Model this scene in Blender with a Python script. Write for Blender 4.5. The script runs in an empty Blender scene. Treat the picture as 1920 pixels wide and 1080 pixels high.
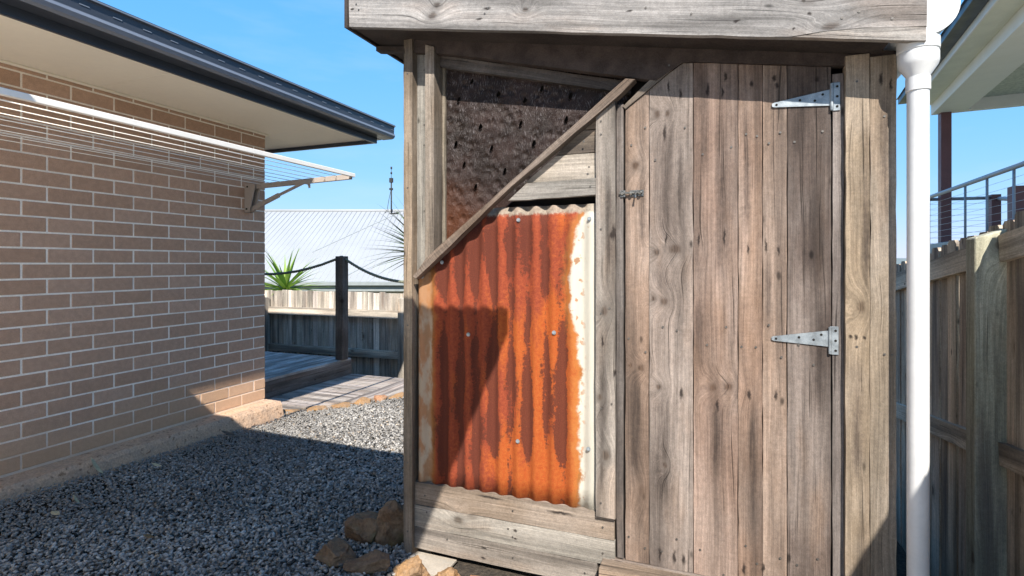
import bpy, bmesh, math, random
import numpy as np
from mathutils import Vector, Matrix, noise as mnoise
from mathutils.geometry import delaunay_2d_cdt
random.seed(7)
S = bpy.context.scene
C = S.collection
R = math.radians

# ------------------------------------------------------------------ camera, sky, sun, exposure
cam = bpy.data.cameras.new('camera'); cam_o = bpy.data.objects.new('camera', cam); C.objects.link(cam_o)
cam.sensor_width = 36; cam.lens = 36*1019/1920; cam.shift_y = -46/1920
cam.clip_start = .02; cam.clip_end = 6000
cam_o.location = (0, 0, 1.27); cam_o.rotation_euler = (R(90), 0, math.atan(396/1019))
S.camera = cam_o
SUN = Vector((.43, -.95, 1.0)).normalized()          # towards the sun
ELEV = math.asin(SUN.z); ROT = math.atan2(SUN.x, SUN.y)
w = bpy.data.worlds.new('World'); S.world = w; w.use_nodes = True
wn = w.node_tree; sky = wn.nodes.new('ShaderNodeTexSky'); sky.sky_type = 'NISHITA'; sky.sun_disc = False
sky.sun_elevation = ELEV; sky.sun_rotation = ROT; sky.altitude = 100; sky.air_density = 1.0; sky.dust_density = .1; sky.ozone_density = 3.5
bg = wn.nodes['Background']; bg.inputs[1].default_value = .15
# one tone curve per colour over the whole sky: it evens it out all round, as the photograph's exposure does
sp_ = wn.nodes.new('ShaderNodeSeparateColor'); cb_ = wn.nodes.new('ShaderNodeCombineColor'); wn.links.new(sky.outputs[0], sp_.inputs[0])
for i_, (k_, p_) in enumerate(((.50, .79), (1.46, .347), (3.45, .10))):
    a_ = wn.nodes.new('ShaderNodeMath'); a_.operation = 'POWER'; a_.inputs[1].default_value = p_; wn.links.new(sp_.outputs[i_], a_.inputs[0])
    m_ = wn.nodes.new('ShaderNodeMath'); m_.operation = 'MULTIPLY'; m_.inputs[1].default_value = k_; wn.links.new(a_.outputs[0], m_.inputs[0]); wn.links.new(m_.outputs[0], cb_.inputs[i_])
tcw = wn.nodes.new('ShaderNodeTexCoord'); mpw = wn.nodes.new('ShaderNodeMapping'); mpw.inputs['Scale'].default_value = (2.2, 2.2, 11)
nzw = wn.nodes.new('ShaderNodeTexNoise'); nzw.inputs['Scale'].default_value = 1.6; nzw.inputs['Detail'].default_value = 5; nzw.inputs['Roughness'].default_value = .55
rgw = wn.nodes.new('ShaderNodeMapRange'); rgw.inputs[1].default_value = .50; rgw.inputs[2].default_value = .80; rgw.inputs[4].default_value = .16     # thin high cloud, all round
mxw = wn.nodes.new('ShaderNodeMix'); mxw.data_type = 'RGBA'; mxw.inputs[7].default_value = (3.0, 3.4, 3.7, 1)
for a_, b_ in ((tcw.outputs['Generated'], mpw.inputs[0]), (mpw.outputs[0], nzw.inputs[0]), (nzw.outputs[0], rgw.inputs[0]), (rgw.outputs[0], mxw.inputs[0]), (cb_.outputs[0], mxw.inputs[6]), (mxw.outputs[2], bg.inputs[0])): wn.links.new(a_, b_)
sl = bpy.data.lights.new('sun', 'SUN'); sl.energy = 5.0; sl.angle = R(.5); sl.color = (1, .94, .85)
so = bpy.data.objects.new('sun', sl); C.objects.link(so); so.rotation_euler = SUN.to_track_quat('Z', 'Y').to_euler(); so.location = (3, -6, 9)
S.view_settings.view_transform = 'Standard'; S.view_settings.look = 'None'
S.view_settings.exposure = .95; S.view_settings.gamma = 1; S.view_settings.use_curve_mapping = False

# ------------------------------------------------------------------ node helper
class T:
    def __init__(s, name, rough=.7, spec=.3, metal=0):
        s.m = bpy.data.materials.new(name); s.m.use_nodes = True; s.nt = s.m.node_tree
        s.b = s.nt.nodes['Principled BSDF']
        s.b.inputs['Roughness'].default_value = rough; s.b.inputs['Specular IOR Level'].default_value = spec; s.b.inputs['Metallic'].default_value = metal
    def put(s, sock, v):
        if isinstance(v, bpy.types.NodeSocket): s.nt.links.new(v, sock)
        elif v is not None:
            if isinstance(v, (tuple, list)) and len(v) == 3 and sock.type == 'RGBA': v = (*v, 1)
            sock.default_value = v
    def n(s, t): return s.nt.nodes.new('ShaderNode'+t)
    def math(s, op, a, b=None, c=None, clamp=False):
        n = s.n('Math'); n.operation = op; n.use_clamp = clamp
        s.put(n.inputs[0], a)
        if b is not None: s.put(n.inputs[1], b)
        if c is not None: s.put(n.inputs[2], c)
        return n.outputs[0]
    def add(s, a, b): return s.math('ADD', a, b)
    def sub(s, a, b): return s.math('SUBTRACT', a, b)
    def mul(s, a, b): return s.math('MULTIPLY', a, b)
    def comb(s, x, y, z):
        n = s.n('CombineXYZ')
        for i, v in enumerate((x, y, z)): s.put(n.inputs[i], v)
        return n.outputs[0]
    def sep(s, v):
        n = s.n('SeparateXYZ'); s.put(n.inputs[0], v); return n.outputs
    def obj(s): return s.n('TexCoord').outputs['Object']
    def pos(s): return s.n('NewGeometry').outputs['Position']
    def noise(s, vec, scale=1, detail=2, rough=.5, dist=0):
        n = s.n('TexNoise'); s.put(n.inputs['Vector'], vec); n.inputs['Scale'].default_value = scale
        n.inputs['Detail'].default_value = detail; n.inputs['Roughness'].default_value = rough; n.inputs['Distortion'].default_value = dist
        return n.outputs[0]
    def vor(s, vec, scale=1, feature='F1', rnd=1):
        n = s.n('TexVoronoi'); n.feature = feature; s.put(n.inputs['Vector'], vec); n.inputs['Scale'].default_value = scale; n.inputs['Randomness'].default_value = rnd
        return n.outputs
    def map(s, v, a, b, c=0., d=1., smooth=True):
        n = s.n('MapRange'); n.interpolation_type = 'SMOOTHSTEP' if smooth else 'LINEAR'
        s.put(n.inputs[0], v)
        for i, q in enumerate((a, b, c, d)): s.put(n.inputs[i+1], q)
        return n.outputs[0]
    def mix(s, f, a, b, blend='MIX'):
        n = s.n('Mix'); n.data_type = 'RGBA'; n.blend_type = blend
        s.put(n.inputs[0], f); s.put(n.inputs[6], a); s.put(n.inputs[7], b); return n.outputs[2]
    def scale(s, col, f):                       # colour times a number
        n = s.n('VectorMath'); n.operation = 'SCALE'; s.put(n.inputs[0], col); s.put(n.inputs['Scale'], f); return n.outputs[0]
    def ramp(s, f, stops, interp='LINEAR'):
        n = s.n('ValToRGB'); n.color_ramp.interpolation = interp; s.put(n.inputs[0], f); e = n.color_ramp.elements
        while len(e) < len(stops): e.new(.5)
        for i, (p, c) in enumerate(stops):
            e[i].position = p; e[i].color = (*c, 1) if isinstance(c, (tuple, list)) else (c, c, c, 1)
        return n.outputs[0]
    def bump(s, h, dist=.002, strength=1):
        n = s.n('Bump'); n.inputs['Distance'].default_value = dist; n.inputs['Strength'].default_value = strength
        s.put(n.inputs['Height'], h); s.nt.links.new(n.outputs[0], s.b.inputs['Normal'])
    def col(s, c): s.put(s.b.inputs['Base Color'], c)
    def rough(s, v): s.put(s.b.inputs['Roughness'], v)

def flat(name, c, rough=.6, spec=.3, metal=0, var=.08, sc=6, bump=0):
    t = T(name, rough, spec, metal); p = t.obj()
    v = t.noise(p, sc, 4, .6); v2 = t.noise(p, sc*12, 3, .6)
    f = t.add(t.map(v, .3, .7, 1-var, 1+var*.6), t.map(v2, .3, .7, -var*.35, var*.35))
    t.col(t.scale((*c,), f)); t.rough(t.map(v, .3, .7, rough-.07, rough+.07))
    if bump: t.bump(v2, bump)
    return t.m

# weathered timber: object colour tints it, alpha is the board's own seed; local x runs along the grain
def wood(name, grey=(.47, .43, .395), greyamt=.28, knots=.52, crack=1., streak=1., saw=1., level=.535, feats=None, home=None):
    t = T(name, .86, .18)
    oi = t.n('ObjectInfo'); tint = oi.outputs['Color']; seed = oi.outputs['Alpha']
    x, y, z = t.sep(t.obj())
    px = t.add(x, t.mul(seed, 53.)); py = t.add(t.add(y, t.mul(z, .8)), t.mul(seed, 17.))
    warp = t.mul(t.sub(t.noise(t.comb(t.mul(px, 1.1), t.mul(py, 5), t.mul(seed, 9)), 1, 2), .5), .05)
    v = t.n('TexVoronoi'); v.feature = 'F1'; t.put(v.inputs['Vector'], t.comb(t.mul(px, 1.7), t.mul(py, 5.), 0)); v.voronoi_dimensions = '2D'
    v.inputs['Scale'].default_value = 1; v.inputs['Randomness'].default_value = .9
    ex = t.math('LESS_THAN', t.sep(v.outputs['Color'])[0], knots)
    d = v.outputs['Distance']
    kb = t.mul(t.math('EXPONENT', t.mul(t.math('POWER', t.math('DIVIDE', d, .17), 2), -1)), ex)
    vx, vy, _ = t.sep(v.outputs['Position'])
    dx = t.math('DIVIDE', t.sub(t.mul(px, 1.7), vx), 1.7); dy = t.math('DIVIDE', t.sub(t.mul(py, 5.), vy), 5.)
    wob = t.mul(t.sub(t.noise(t.comb(px, py, 0), 45, 2), .5), .014)
    kd = t.add(t.math('SQRT', t.add(t.math('POWER', t.mul(dx, .9), 2), t.math('POWER', t.mul(dy, 1.25), 2))), wob)
    core = t.mul(t.map(kd, .026, .013), ex); ring = t.mul(t.map(kd, .062, .022), ex)
    if feats:                                  # knots, nail stains and water stains where this timber has them
        tc = t.n('TexCoord'); tc.object = home; q = tc.outputs['Object']
        wq = t.noise(q, 60, 2); wv = t.n('VectorMath'); wv.operation = 'ADD'; t.put(wv.inputs[0], q); t.put(wv.inputs[1], t.comb(t.mul(t.sub(wq, .5), .014), 0, t.mul(t.sub(t.noise(q, 43, 2), .5), .014))); qw = wv.outputs[0]
        def ell(x0, z0, rx, rz):
            a = t.n('VectorMath'); a.operation = 'MULTIPLY_ADD'; t.put(a.inputs[0], qw); a.inputs[1].default_value = (1/rx, 0, 1/rz); a.inputs[2].default_value = (-(x0-home.location.x)/rx, 0, -z0/rz)
            b = t.n('VectorMath'); b.operation = 'LENGTH'; t.put(b.inputs[0], a.outputs[0]); return b.outputs['Value']
        dmin = 99.
        for k in feats[0]: dmin = t.math('MINIMUM', dmin, ell(k[0], k[1], k[2]*1.15, k[3]*1.15))
        core = t.math('MAXIMUM', t.mul(core, .4), t.map(dmin, 1.25, .30)); ring = t.math('MAXIMUM', t.mul(ring, .5), t.map(dmin, 2.4, .9))
        kb = t.add(t.mul(kb, .6), t.mul(t.math('EXPONENT', t.mul(t.math('POWER', t.mul(dmin, .33), 2), -1)), .9))
        smin = 99.
        for k in feats[1]: smin = t.math('MINIMUM', smin, ell(*k))
        stain = t.mul(t.map(smin, 1.5, .35), .9); qx, _, qz = t.sep(qw); plume = 0.
        for (x0, z0, z1, w0) in feats[2]:
            e = t.math('EXPONENT', t.mul(t.math('POWER', t.mul(t.sub(qx, x0-home.location.x), 1.05/w0), 2), -1))
            e = t.mul(e, t.mul(t.map(qz, z0-.06, z0+.10), t.map(qz, z1+.05, z1-.10))); plume = t.math('MAXIMUM', plume, e)
    s_ = t.add(t.add(py, warp), t.mul(kb, .050))
    g1 = t.noise(t.comb(t.mul(s_, 95), t.mul(px, 1.3), t.mul(seed, 31)), 1, 4, .7)
    g2 = t.noise(t.comb(t.mul(s_, 330), t.mul(px, 5), t.mul(seed, 31)), 1, 3, .65)
    st = t.noise(t.comb(t.mul(py, 13), t.mul(px, .8), t.mul(seed, 77)), 1, 3, .55)
    bl = t.noise(t.comb(t.mul(py, 5), t.mul(px, 2.2), t.mul(seed, 41)), 1, 4, .6)
    ck = t.noise(t.comb(t.mul(s_, 150), t.mul(px, 1.6), t.mul(seed, 5)), 1, 2, .5)
    cr = t.mul(t.map(ck, .67, .73), crack)
    sw = t.noise(t.comb(t.mul(px, 190), t.mul(py, 9), t.mul(seed, 3)), 1, 2, .6)
    sm_ = t.map(t.noise(t.comb(t.mul(px, 3), t.mul(py, 12), t.mul(seed, 13)), 1, 2), .45, .68)
    fine = t.noise(t.comb(t.mul(px, 160), t.mul(py, 420), 0), 1, 2, .6)
    sp = t.vor(t.comb(t.mul(px, 7), t.mul(py, 17), t.mul(seed, 8)), 1)
    spot = t.mul(t.map(sp['Distance'], .16, .05), t.math('GREATER_THAN', t.sep(sp['Color'])[1], .74))
    base = t.mix(t.mul(t.map(bl, .35, .65), greyamt), tint, grey)
    val = t.map(g1, .25, .75, .62, 1.24, False)
    val = t.mul(val, t.map(g2, .25, .75, .74, 1.22, False))
    val = t.mul(val, t.map(st, .30, .72, 1+.20*streak, 1-.52*streak))
    val = t.mul(val, t.add(1, t.mul(t.mul(t.sub(sw, .5), sm_), .38*saw)))
    val = t.mul(val, t.map(fine, .25, .75, .86, 1.13))
    val = t.mul(val, t.map(bl, .3, .7, .84, 1.14))
    gr = t.noise(t.comb(px, t.mul(py, 1.4), t.mul(seed, 6)), 55, 5, .75)
    val = t.mul(val, t.map(gr, .3, .7, .84, 1.13))
    val = t.mul(val, t.sub(1, t.mul(cr, .62)))
    val = t.mul(val, t.sub(1, t.mul(spot, .72)))
    c = t.scale(base, val)
    c = t.mix(t.mul(t.map(st, .52, .72), .55*streak), c, t.mix(.5, c, (.10, .082, .078)))
    wp = t.noise(t.comb(t.mul(py, 7), t.mul(px, 1.5), t.mul(seed, 63)), 1, 3, .6)
    c = t.mix(t.mul(t.map(wp, .52, .70), .45), c, t.mix(.55, c, t.scale((.50, .29, .16), t.mul(val, .9))))
    if feats:
        pn = t.noise(t.comb(t.mul(py, 40), t.mul(px, 3), 0), 1, 4, .65)
        c = t.mix(t.mul(plume, t.map(pn, .3, .65, .45, .98)), c, t.mix(.18, t.scale((.085, .064, .056), val), c))
        c = t.mix(stain, c, (.030, .022, .020))
    c = t.mix(t.mul(ring, .55), c, t.scale(base, .50))
    c = t.mix(t.mul(core, .92), c, t.scale(t.mix(.5, tint, (.22, .12, .07)), t.map(g2, .2, .8, .12, .70)))
    t.col(t.scale(c, level))
    h = t.add(t.add(t.mul(g1, .5), t.mul(g2, .45)), t.add(t.mul(t.mul(sw, sm_), .22*saw), t.add(t.mul(fine, .2), t.mul(gr, .5))))
    t.bump(t.sub(h, t.mul(cr, 1.2)), .0022, .9)
    return t.m

M = {}
M['wood'] = wood('weathered_timber')
M['wood_plain'] = wood('weathered_timber_plain', knots=.2, saw=.6)
M['ripple'] = wood('rough_sawn_timber', knots=0, saw=3.2, streak=.6)
M['fence'] = wood('fence_timber', grey=(.30, .275, .23), greyamt=.5, knots=.25, streak=1.2, saw=.5, level=1.5)
M['deck'] = wood('deck_timber', level=1.3, grey=(.40, .385, .375), greyamt=.5, knots=.1, saw=.2)
M['white_pvc'] = flat('white_pvc', (.56, .56, .555), .38, .4, var=.07, sc=5)
M['charcoal'] = flat('charcoal_steel', (.040, .047, .062), .38, .45, var=.06)
M['charcoal_line'] = flat('charcoal_lip', (.16, .18, .22), .35, .5, var=.05)
M['soffit'] = flat('soffit_paint', (.90, .83, .70), .75, .2, var=.03, sc=2)
M['galv'] = flat('zinc_plated_steel', (.27, .30, .32), .45, .4, .5, var=.3, sc=30)
M['bolt'] = flat('tarnished_steel', (.20, .20, .19), .35, .5, .8, var=.4, sc=120)
M['screw'] = flat('screw_steel', (.12, .11, .10), .5, .4, .6, var=.3, sc=200)
M['line_paint'] = flat('beige_powder_coat', (.82, .78, .72), .45, .35, var=.04)
M['bracket'] = flat('taupe_powder_coat', (.36, .31, .27), .5, .3, var=.06)
M['wire'] = flat('plastic_line', (.95, .90, .80), .5, .3, var=.03)
M['dark_soffit'] = flat('dark_ply', (.045, .036, .032), .85, .15, var=.35, sc=9, bump=.001)
M['dark_ply'] = flat('shade_dark_board', (.055, .042, .037), .85, .15, var=.35, sc=14, bump=.001)  # grey-brown header board darkened: shade under the roof put into its colour
M['dark'] = flat('dark_fill', (.02, .018, .016), .9, .1)
M['red_post'] = flat('dark_red_paint', (.19, .085, .085), .5, .35, var=.1)
M['rail_grey'] = flat('grey_rail_paint', (.30, .31, .34), .4, .3, var=.05)
M['cable'] = flat('steel_cable', (.45, .46, .47), .35, .5, .8)
M['rope'] = flat('dark_green_rope', (.19, .20, .15), .9, .1, var=.3, sc=60)
M['neigh_white'] = flat('white_house_paint', (.84, .82, .77), .6, .3, var=.03)
M['neigh_soffit'] = flat('cream_lining', (.80, .79, .68), .8, .2, var=.05)
M['neigh_ceiling'] = flat('textured_ceiling', (.66, .66, .56), .9, .1, var=.18, sc=25, bump=.004)
M['antenna'] = flat('antenna_metal', (.045, .045, .045), .8, .1)
M['grey_fascia'] = flat('grey_fascia', (.24, .26, .26), .5, .3)
M['bounce_paving'] = flat('pale_bounce_paving', (.74, .68, .60), .9, .15, var=.08, bump=.002)
M['house_wall'] = flat('rendered_wall', (.42, .40, .36), .85, .2)

t = T('brick', .9, .15); p = t.obj(); oi = t.n('ObjectInfo'); seed = oi.outputs['Random']
pp = t.pos(); _, _, wz = t.sep(pp)
n1 = t.noise(pp, 260, 3, .7); n2 = t.noise(pp, 38, 3, .6); n3 = t.noise(pp, 3.5, 3, .6)
pit = t.vor(pp, 95); pits = t.mul(t.map(pit['Distance'], .22, .10), t.math('GREATER_THAN', t.sep(pit['Color'])[0], .72))
tone = t.mix(seed, (.465, .295, .203), (.54, .355, .255))
val = t.mul(t.map(n1, .25, .75, .78, 1.2, False), t.map(n2, .3, .7, .93, 1.07))
c = t.scale(tone, val); c = t.mix(t.mul(pits, .6), c, (.08, .06, .05))
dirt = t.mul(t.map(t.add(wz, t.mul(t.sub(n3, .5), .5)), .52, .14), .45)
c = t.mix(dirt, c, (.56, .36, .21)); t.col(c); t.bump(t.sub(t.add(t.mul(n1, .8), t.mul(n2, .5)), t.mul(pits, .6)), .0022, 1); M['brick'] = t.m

t = T('mortar', .95, .1); pp = t.pos(); _, _, wz = t.sep(pp)
n1 = t.noise(pp, 180, 3, .7); n3 = t.noise(pp, 3.5, 3, .6); n4 = t.noise(pp, 14, 3, .6)
c = t.scale((.96, .88, .78), t.mul(t.map(n1, .3, .7, .9, 1.06), t.map(n4, .3, .7, .92, 1.05)))
dirt = t.mul(t.map(t.add(wz, t.mul(t.sub(n3, .5), .6)), .45, .12), .7)
t.col(t.mix(dirt, c, (.62, .44, .30))); t.bump(n1, .002, 1); M['mortar'] = t.m

t = T('concrete_footing', .92, .15); pp = t.pos(); _, _, wz = t.sep(pp)
n1 = t.noise(pp, 90, 4, .7); n2 = t.noise(pp, 11, 4, .65); n3 = t.noise(pp, 30, 3, .6)
c = t.mix(t.map(n2, .3, .7), (.56, .375, .25), (.46, .33, .24))
c = t.mix(t.mul(t.map(n3, .58, .68), .7), c, (.15, .08, .045))
t.col(t.scale(c, t.map(n1, .25, .75, .75, 1.2))); t.bump(t.add(t.mul(n1, .6), n3), .006, 1); M['footing'] = t.m

t = T('pale_concrete', .9, .15); pp = t.pos(); n1 = t.noise(pp, 120, 4, .7); n2 = t.noise(pp, 9, 3)
t.col(t.scale((.40, .355, .30), t.mul(t.map(n1, .3, .7, .9, 1.08), t.map(n2, .3, .7, .85, 1.05)))); t.bump(n1, .002); M['concrete'] = t.m

t = T('garden_soil', .97, .1); pp = t.pos(); n1 = t.noise(pp, 60, 5, .7); n2 = t.noise(pp, .05, 4)
far = t.math('MAXIMUM', t.map(t.sep(pp)[1], 5.5, 9), t.map(t.sep(pp)[0], 1.1, 1.6))
c = t.mix(t.map(n1, .3, .7), (.035, .030, .026), (.085, .07, .055))
c = t.mix(far, c, t.mix(t.map(n2, .3, .7), (.16, .16, .08), (.22, .20, .11)))
t.col(c); t.bump(n1, .01); M['soil'] = t.m

t = T('distant_hill', .95, .1); pp = t.pos(); n2 = t.noise(pp, .02, 4)
t.col(t.mix(n2, (.10, .13, .14), (.17, .20, .20))); M['hill'] = t.m

t = T('bluestone_gravel', .85, .25)
a = t.n('Attribute'); a.attribute_name = 'stone'; a.attribute_type = 'GEOMETRY'
n1 = t.noise(t.pos(), 240, 3, .7)
t.col(t.scale(a.outputs['Color'], t.map(n1, .25, .75, .78, 1.22))); t.bump(n1, .0015, .8); M['gravel'] = t.m

def rock_mat(name, a, b, moss=0.):
    t = T(name, .88, .2); p = t.obj()
    n1 = t.noise(p, 14, 5, .65); n2 = t.noise(p, 70, 4, .7); n3 = t.noise(p, 5, 3, .6, .6)
    c = t.mix(t.map(n1, .3, .7), a, b); c = t.scale(c, t.map(n2, .25, .75, .72, 1.25))
    c = t.mix(t.mul(t.map(n3, .52, .66), moss), c, (.11, .12, .05))
    c = t.mix(t.mul(t.map(n2, .64, .72), .5), c, (.05, .035, .025))
    t.col(c); t.bump(t.add(n1, t.mul(n2, .5)), .012, 1); return t.m
M['rock_brown'] = rock_mat('brown_sandstone', (.125, .075, .045), (.20, .135, .085), .35)
M['rock_tan'] = rock_mat('tan_sandstone', (.30, .17, .075), (.27, .18, .11), .40)
M['rock_red'] = rock_mat('red_sandstone', (.34, .16, .085), (.30, .20, .13), .2)

t = T('roof_sheet_white', .5, .3); ox, oy, oz = t.sep(t.obj())
rib = t.math('SINE', t.mul(ox, 2*math.pi/.076)); n1 = t.noise(t.obj(), .8, 3)
t.col(t.scale((.30, .305, .31), t.map(n1, .3, .7, .95, 1.03))); t.bump(rib, .004, .25); M['white_roof'] = t.m

t = T('leaf_green', .45, .35); ox, oy, oz = t.sep(t.obj()); oi = t.n('ObjectInfo')
t.col(t.mix(oi.outputs['Random'], (.17, .29, .045), (.28, .39, .08)))
tr = t.n('BsdfTranslucent'); tr.inputs[0].default_value = (.22, .34, .06, 1); mx = t.n('MixShader'); mx.inputs[0].default_value = .3
t.nt.links.new(t.b.outputs[0], mx.inputs[1]); t.nt.links.new(tr.outputs[0], mx.inputs[2])
t.nt.links.new(mx.outputs[0], t.nt.nodes['Material Output'].inputs[0]); M['leaf'] = t.m
M['leaf_dark'] = flat('leaf_dark_green', (.10, .15, .045), .5, .3, var=.3)
M['bark'] = flat('yucca_bark', (.14, .11, .08), .95, .1, var=.3, sc=20, bump=.01)
M['dry_leaf'] = flat('dry_leaf_brown', (.26, .15, .07), .8, .2, var=.3, sc=40)
M['dry_leaf_pale'] = flat('dry_leaf_straw', (.52, .43, .27), .8, .2, var=.2, sc=40)
M['dry_leaf_grey'] = flat('dry_leaf_dark', (.12, .09, .07), .85, .2, var=.3, sc=40)

# rusted corrugated iron (object coords: x across, z up = world)
t = T('rusty_corrugated_iron', .8, .25); p = t.obj(); x, y, z = t.sep(p)
PITCH = .076
wav = t.math('COSINE', t.mul(t.add(x, 1.237), 2*math.pi/PITCH))        # ridges +1
nA = t.noise(t.comb(t.mul(x, 14), 0, t.mul(z, 3.2)), 1, 4, .6)
nB = t.noise(t.comb(x, 0, z), 75, 4, .65); nC = t.noise(t.comb(x, 5, z), 330, 3, .7); nD = t.noise(t.comb(t.mul(x, 9), 3, t.mul(z, 4)), 1, 3, .55)
nE = t.noise(t.comb(t.mul(x, 11), 8, t.mul(z, 2.4)), 1, 2, .5)
orange = t.mix(t.map(nB, .3, .7), (.48, .092, .018), (.56, .145, .030))
red = t.mix(t.map(nB, .35, .65), (.31, .058, .026), (.42, .088, .034))
dark = t.mix(t.map(nC, .3, .7), (.105, .026, .016), (.17, .042, .022))
# bright orange belongs to the middle and the lower right, brick red to the top and the left
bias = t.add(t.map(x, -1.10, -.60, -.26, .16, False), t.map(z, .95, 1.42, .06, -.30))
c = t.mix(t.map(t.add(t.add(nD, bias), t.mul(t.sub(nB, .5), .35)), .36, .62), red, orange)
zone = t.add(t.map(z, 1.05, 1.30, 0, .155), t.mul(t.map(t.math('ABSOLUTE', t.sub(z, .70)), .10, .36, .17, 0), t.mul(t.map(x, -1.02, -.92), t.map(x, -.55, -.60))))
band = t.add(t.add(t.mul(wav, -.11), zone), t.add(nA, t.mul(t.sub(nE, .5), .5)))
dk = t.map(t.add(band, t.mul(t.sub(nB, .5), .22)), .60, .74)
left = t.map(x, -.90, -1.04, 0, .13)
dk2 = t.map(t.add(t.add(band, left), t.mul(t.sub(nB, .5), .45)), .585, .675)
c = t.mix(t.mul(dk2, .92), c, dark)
c = t.scale(c, t.map(nC, .25, .75, .70, 1.28))
fl = t.noise(t.comb(x, 7, z), 170, 4, .7); c = t.mix(t.mul(t.map(fl, .60, .68), .55), c, (.11, .03, .018)); c = t.mix(t.mul(t.map(fl, .38, .30), .45), c, (.66, .26, .07))
# zinc left bare along the right edge and in a strip on the left
zb = t.ramp(t.map(z, .3, 1.55, 0, 1, False), [(0, .62), (.16, .66), (.30, .60), (.44, .68), (.56, .48), (.68, .34), (.80, .38), (.88, .55), (.94, .85), (1, 1.0)])
edge = t.add(t.mul(zb, .12), -.605)
jit = t.add(t.mul(t.sub(nB, .5), .020), t.mul(t.sub(t.noise(t.comb(t.mul(x, 12), 2, t.mul(z, 17)), 1, 3), .5), .055))
zr = t.map(t.sub(t.add(x, jit), edge), -.007, .009)
zl = t.mul(t.map(t.add(x, t.mul(jit, .8)), -1.178, -1.198), t.map(t.noise(t.comb(t.mul(x, 20), 6, t.mul(z, 9)), 1, 3, .6), .40, .60, .25, .9))
isl = t.mul(t.map(t.noise(t.comb(t.mul(x, 34), 9, t.mul(z, 26)), 1, 3, .55), .56, .62), t.map(x, -.49, -.53))
zr = t.mul(zr, t.sub(1, t.mul(isl, .8)))
spk = t.mul(t.map(t.noise(t.comb(x, 4, z), 60, 3, .6), .66, .72), .45)
zinc = t.mix(t.math('MAXIMUM', spk, t.map(x, -1.1, -1.18, 0, .45)), t.scale((.74, .70, .60), t.map(nA, .3, .7, .90, 1.06)), (.55, .32, .14))
zl = t.mul(zl, t.map(z, 1.12, .98, .25, 1)); zf = t.math('MAXIMUM', zr, zl)
halo = t.math('MAXIMUM', t.map(t.sub(t.add(x, jit), edge), -.045, -.004), t.map(t.add(x, jit), -1.155, -1.182))
c = t.mix(t.mul(halo, .55), c, (.62, .27, .07))
wh = t.mul(t.map(t.noise(t.comb(t.mul(x, 150), 1, t.mul(z, 6)), 1, 3, .6), .70, .76), t.map(nC, .45, .6))
c = t.mix(t.mul(wh, t.map(x, -.98, -1.01, 0, .5)), c, (.62, .46, .38))
c = t.mix(zf, c, zinc)
top = t.map(t.add(z, t.mul(t.sub(nB, .5), .03)), 1.462, 1.478); c = t.mix(t.mul(top, .9), c, t.scale((.42, .36, .29), t.map(nB, .3, .7, .7, 1.2)))
t.col(t.scale(c, .60)); t.rough(t.map(zf, 0, 1, .88, .5)); t.bump(t.add(nC, t.mul(nB, .8)), .0018, .8); M['rust'] = t.m

# dark punched sheet
t = T('dark_punched_sheet', .4, .22); p = t.obj(); x, y, z = t.sep(p)
sx = t.add(x, t.mul(z, .35)); cell = t.vor(t.comb(t.mul(x, 26), 0, t.mul(z, 19)), 1)
ang = t.sub(t.sep(cell['Color'])[0], .5)
hat = t.noise(t.comb(t.mul(t.add(x, t.mul(z, ang)), 300), 0, t.mul(z, 40)), 1, 2, .6)
n2 = t.noise(p, 34, 4, .7); n3 = t.noise(p, 7, 3, .6); n5 = t.noise(p, 140, 3, .7)
glint = t.mul(t.map(hat, .50, .66), t.map(n2, .40, .60))
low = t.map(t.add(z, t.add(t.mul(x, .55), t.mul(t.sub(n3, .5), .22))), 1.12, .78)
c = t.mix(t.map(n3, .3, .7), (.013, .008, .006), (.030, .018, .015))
c = t.mix(t.mul(low, .62), c, (.115, .036, .013))  # reddish light coming through at the lower left, painted into the colour
c = t.mix(t.mul(glint, t.map(z, 1.45, 2.0, .10, .62)), c, (.20, .18, .185)); t.col(c)  # whitish glints on the hatching painted in, stronger towards the top
t.rough(t.map(n2, .3, .7, .32, .6)); t.bump(t.add(t.mul(hat, 1.0), t.add(t.add(n2, t.mul(n5, .4)), t.mul(t.map(t.vor(p, 24)['Distance'], .05, .55), 1.6))), .005, 1); M['punched'] = t.m

# ------------------------------------------------------------------ mesh helpers
WM = {}
def link(name, me, mat=None, parent=None, loc=(0, 0, 0), mw=None, color=None):
    o = bpy.data.objects.new(name, me); C.objects.link(o)
    if mat is not None and not me.materials: me.materials.append(mat)
    mw = Matrix.Translation(Vector(loc)) if mw is None else mw
    WM[o.name] = mw
    if parent: o.parent = parent; o.matrix_basis = WM[parent.name].inverted() @ mw
    else: o.matrix_basis = mw
    if color: o.color = color
    return o
def copy_to(src, parent, mw, color=None):
    o = src.copy(); C.objects.link(o); WM[o.name] = mw; o.parent = parent
    o.matrix_basis = (WM[parent.name].inverted() @ mw) if parent else mw
    if color: o.color = color
    return o
def tag(o, label, cat, group=None):
    o['label'] = label; o['category'] = cat
    if group: o['group'] = group
    return o
def thing(name, label, cat, loc=(0, 0, 0), group=None):
    o = bpy.data.objects.new(name, None); C.objects.link(o); o.location = loc; o.empty_display_size = .1
    WM[o.name] = Matrix.Translation(Vector(loc)); return tag(o, label, cat, group)
def fin(bm, name, smooth=False):
    me = bpy.data.meshes.new(name); bmesh.ops.recalc_face_normals(bm, faces=bm.faces); bm.to_mesh(me); bm.free()
    if smooth:
        for f in me.polygons: f.use_smooth = True
    return me
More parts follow.
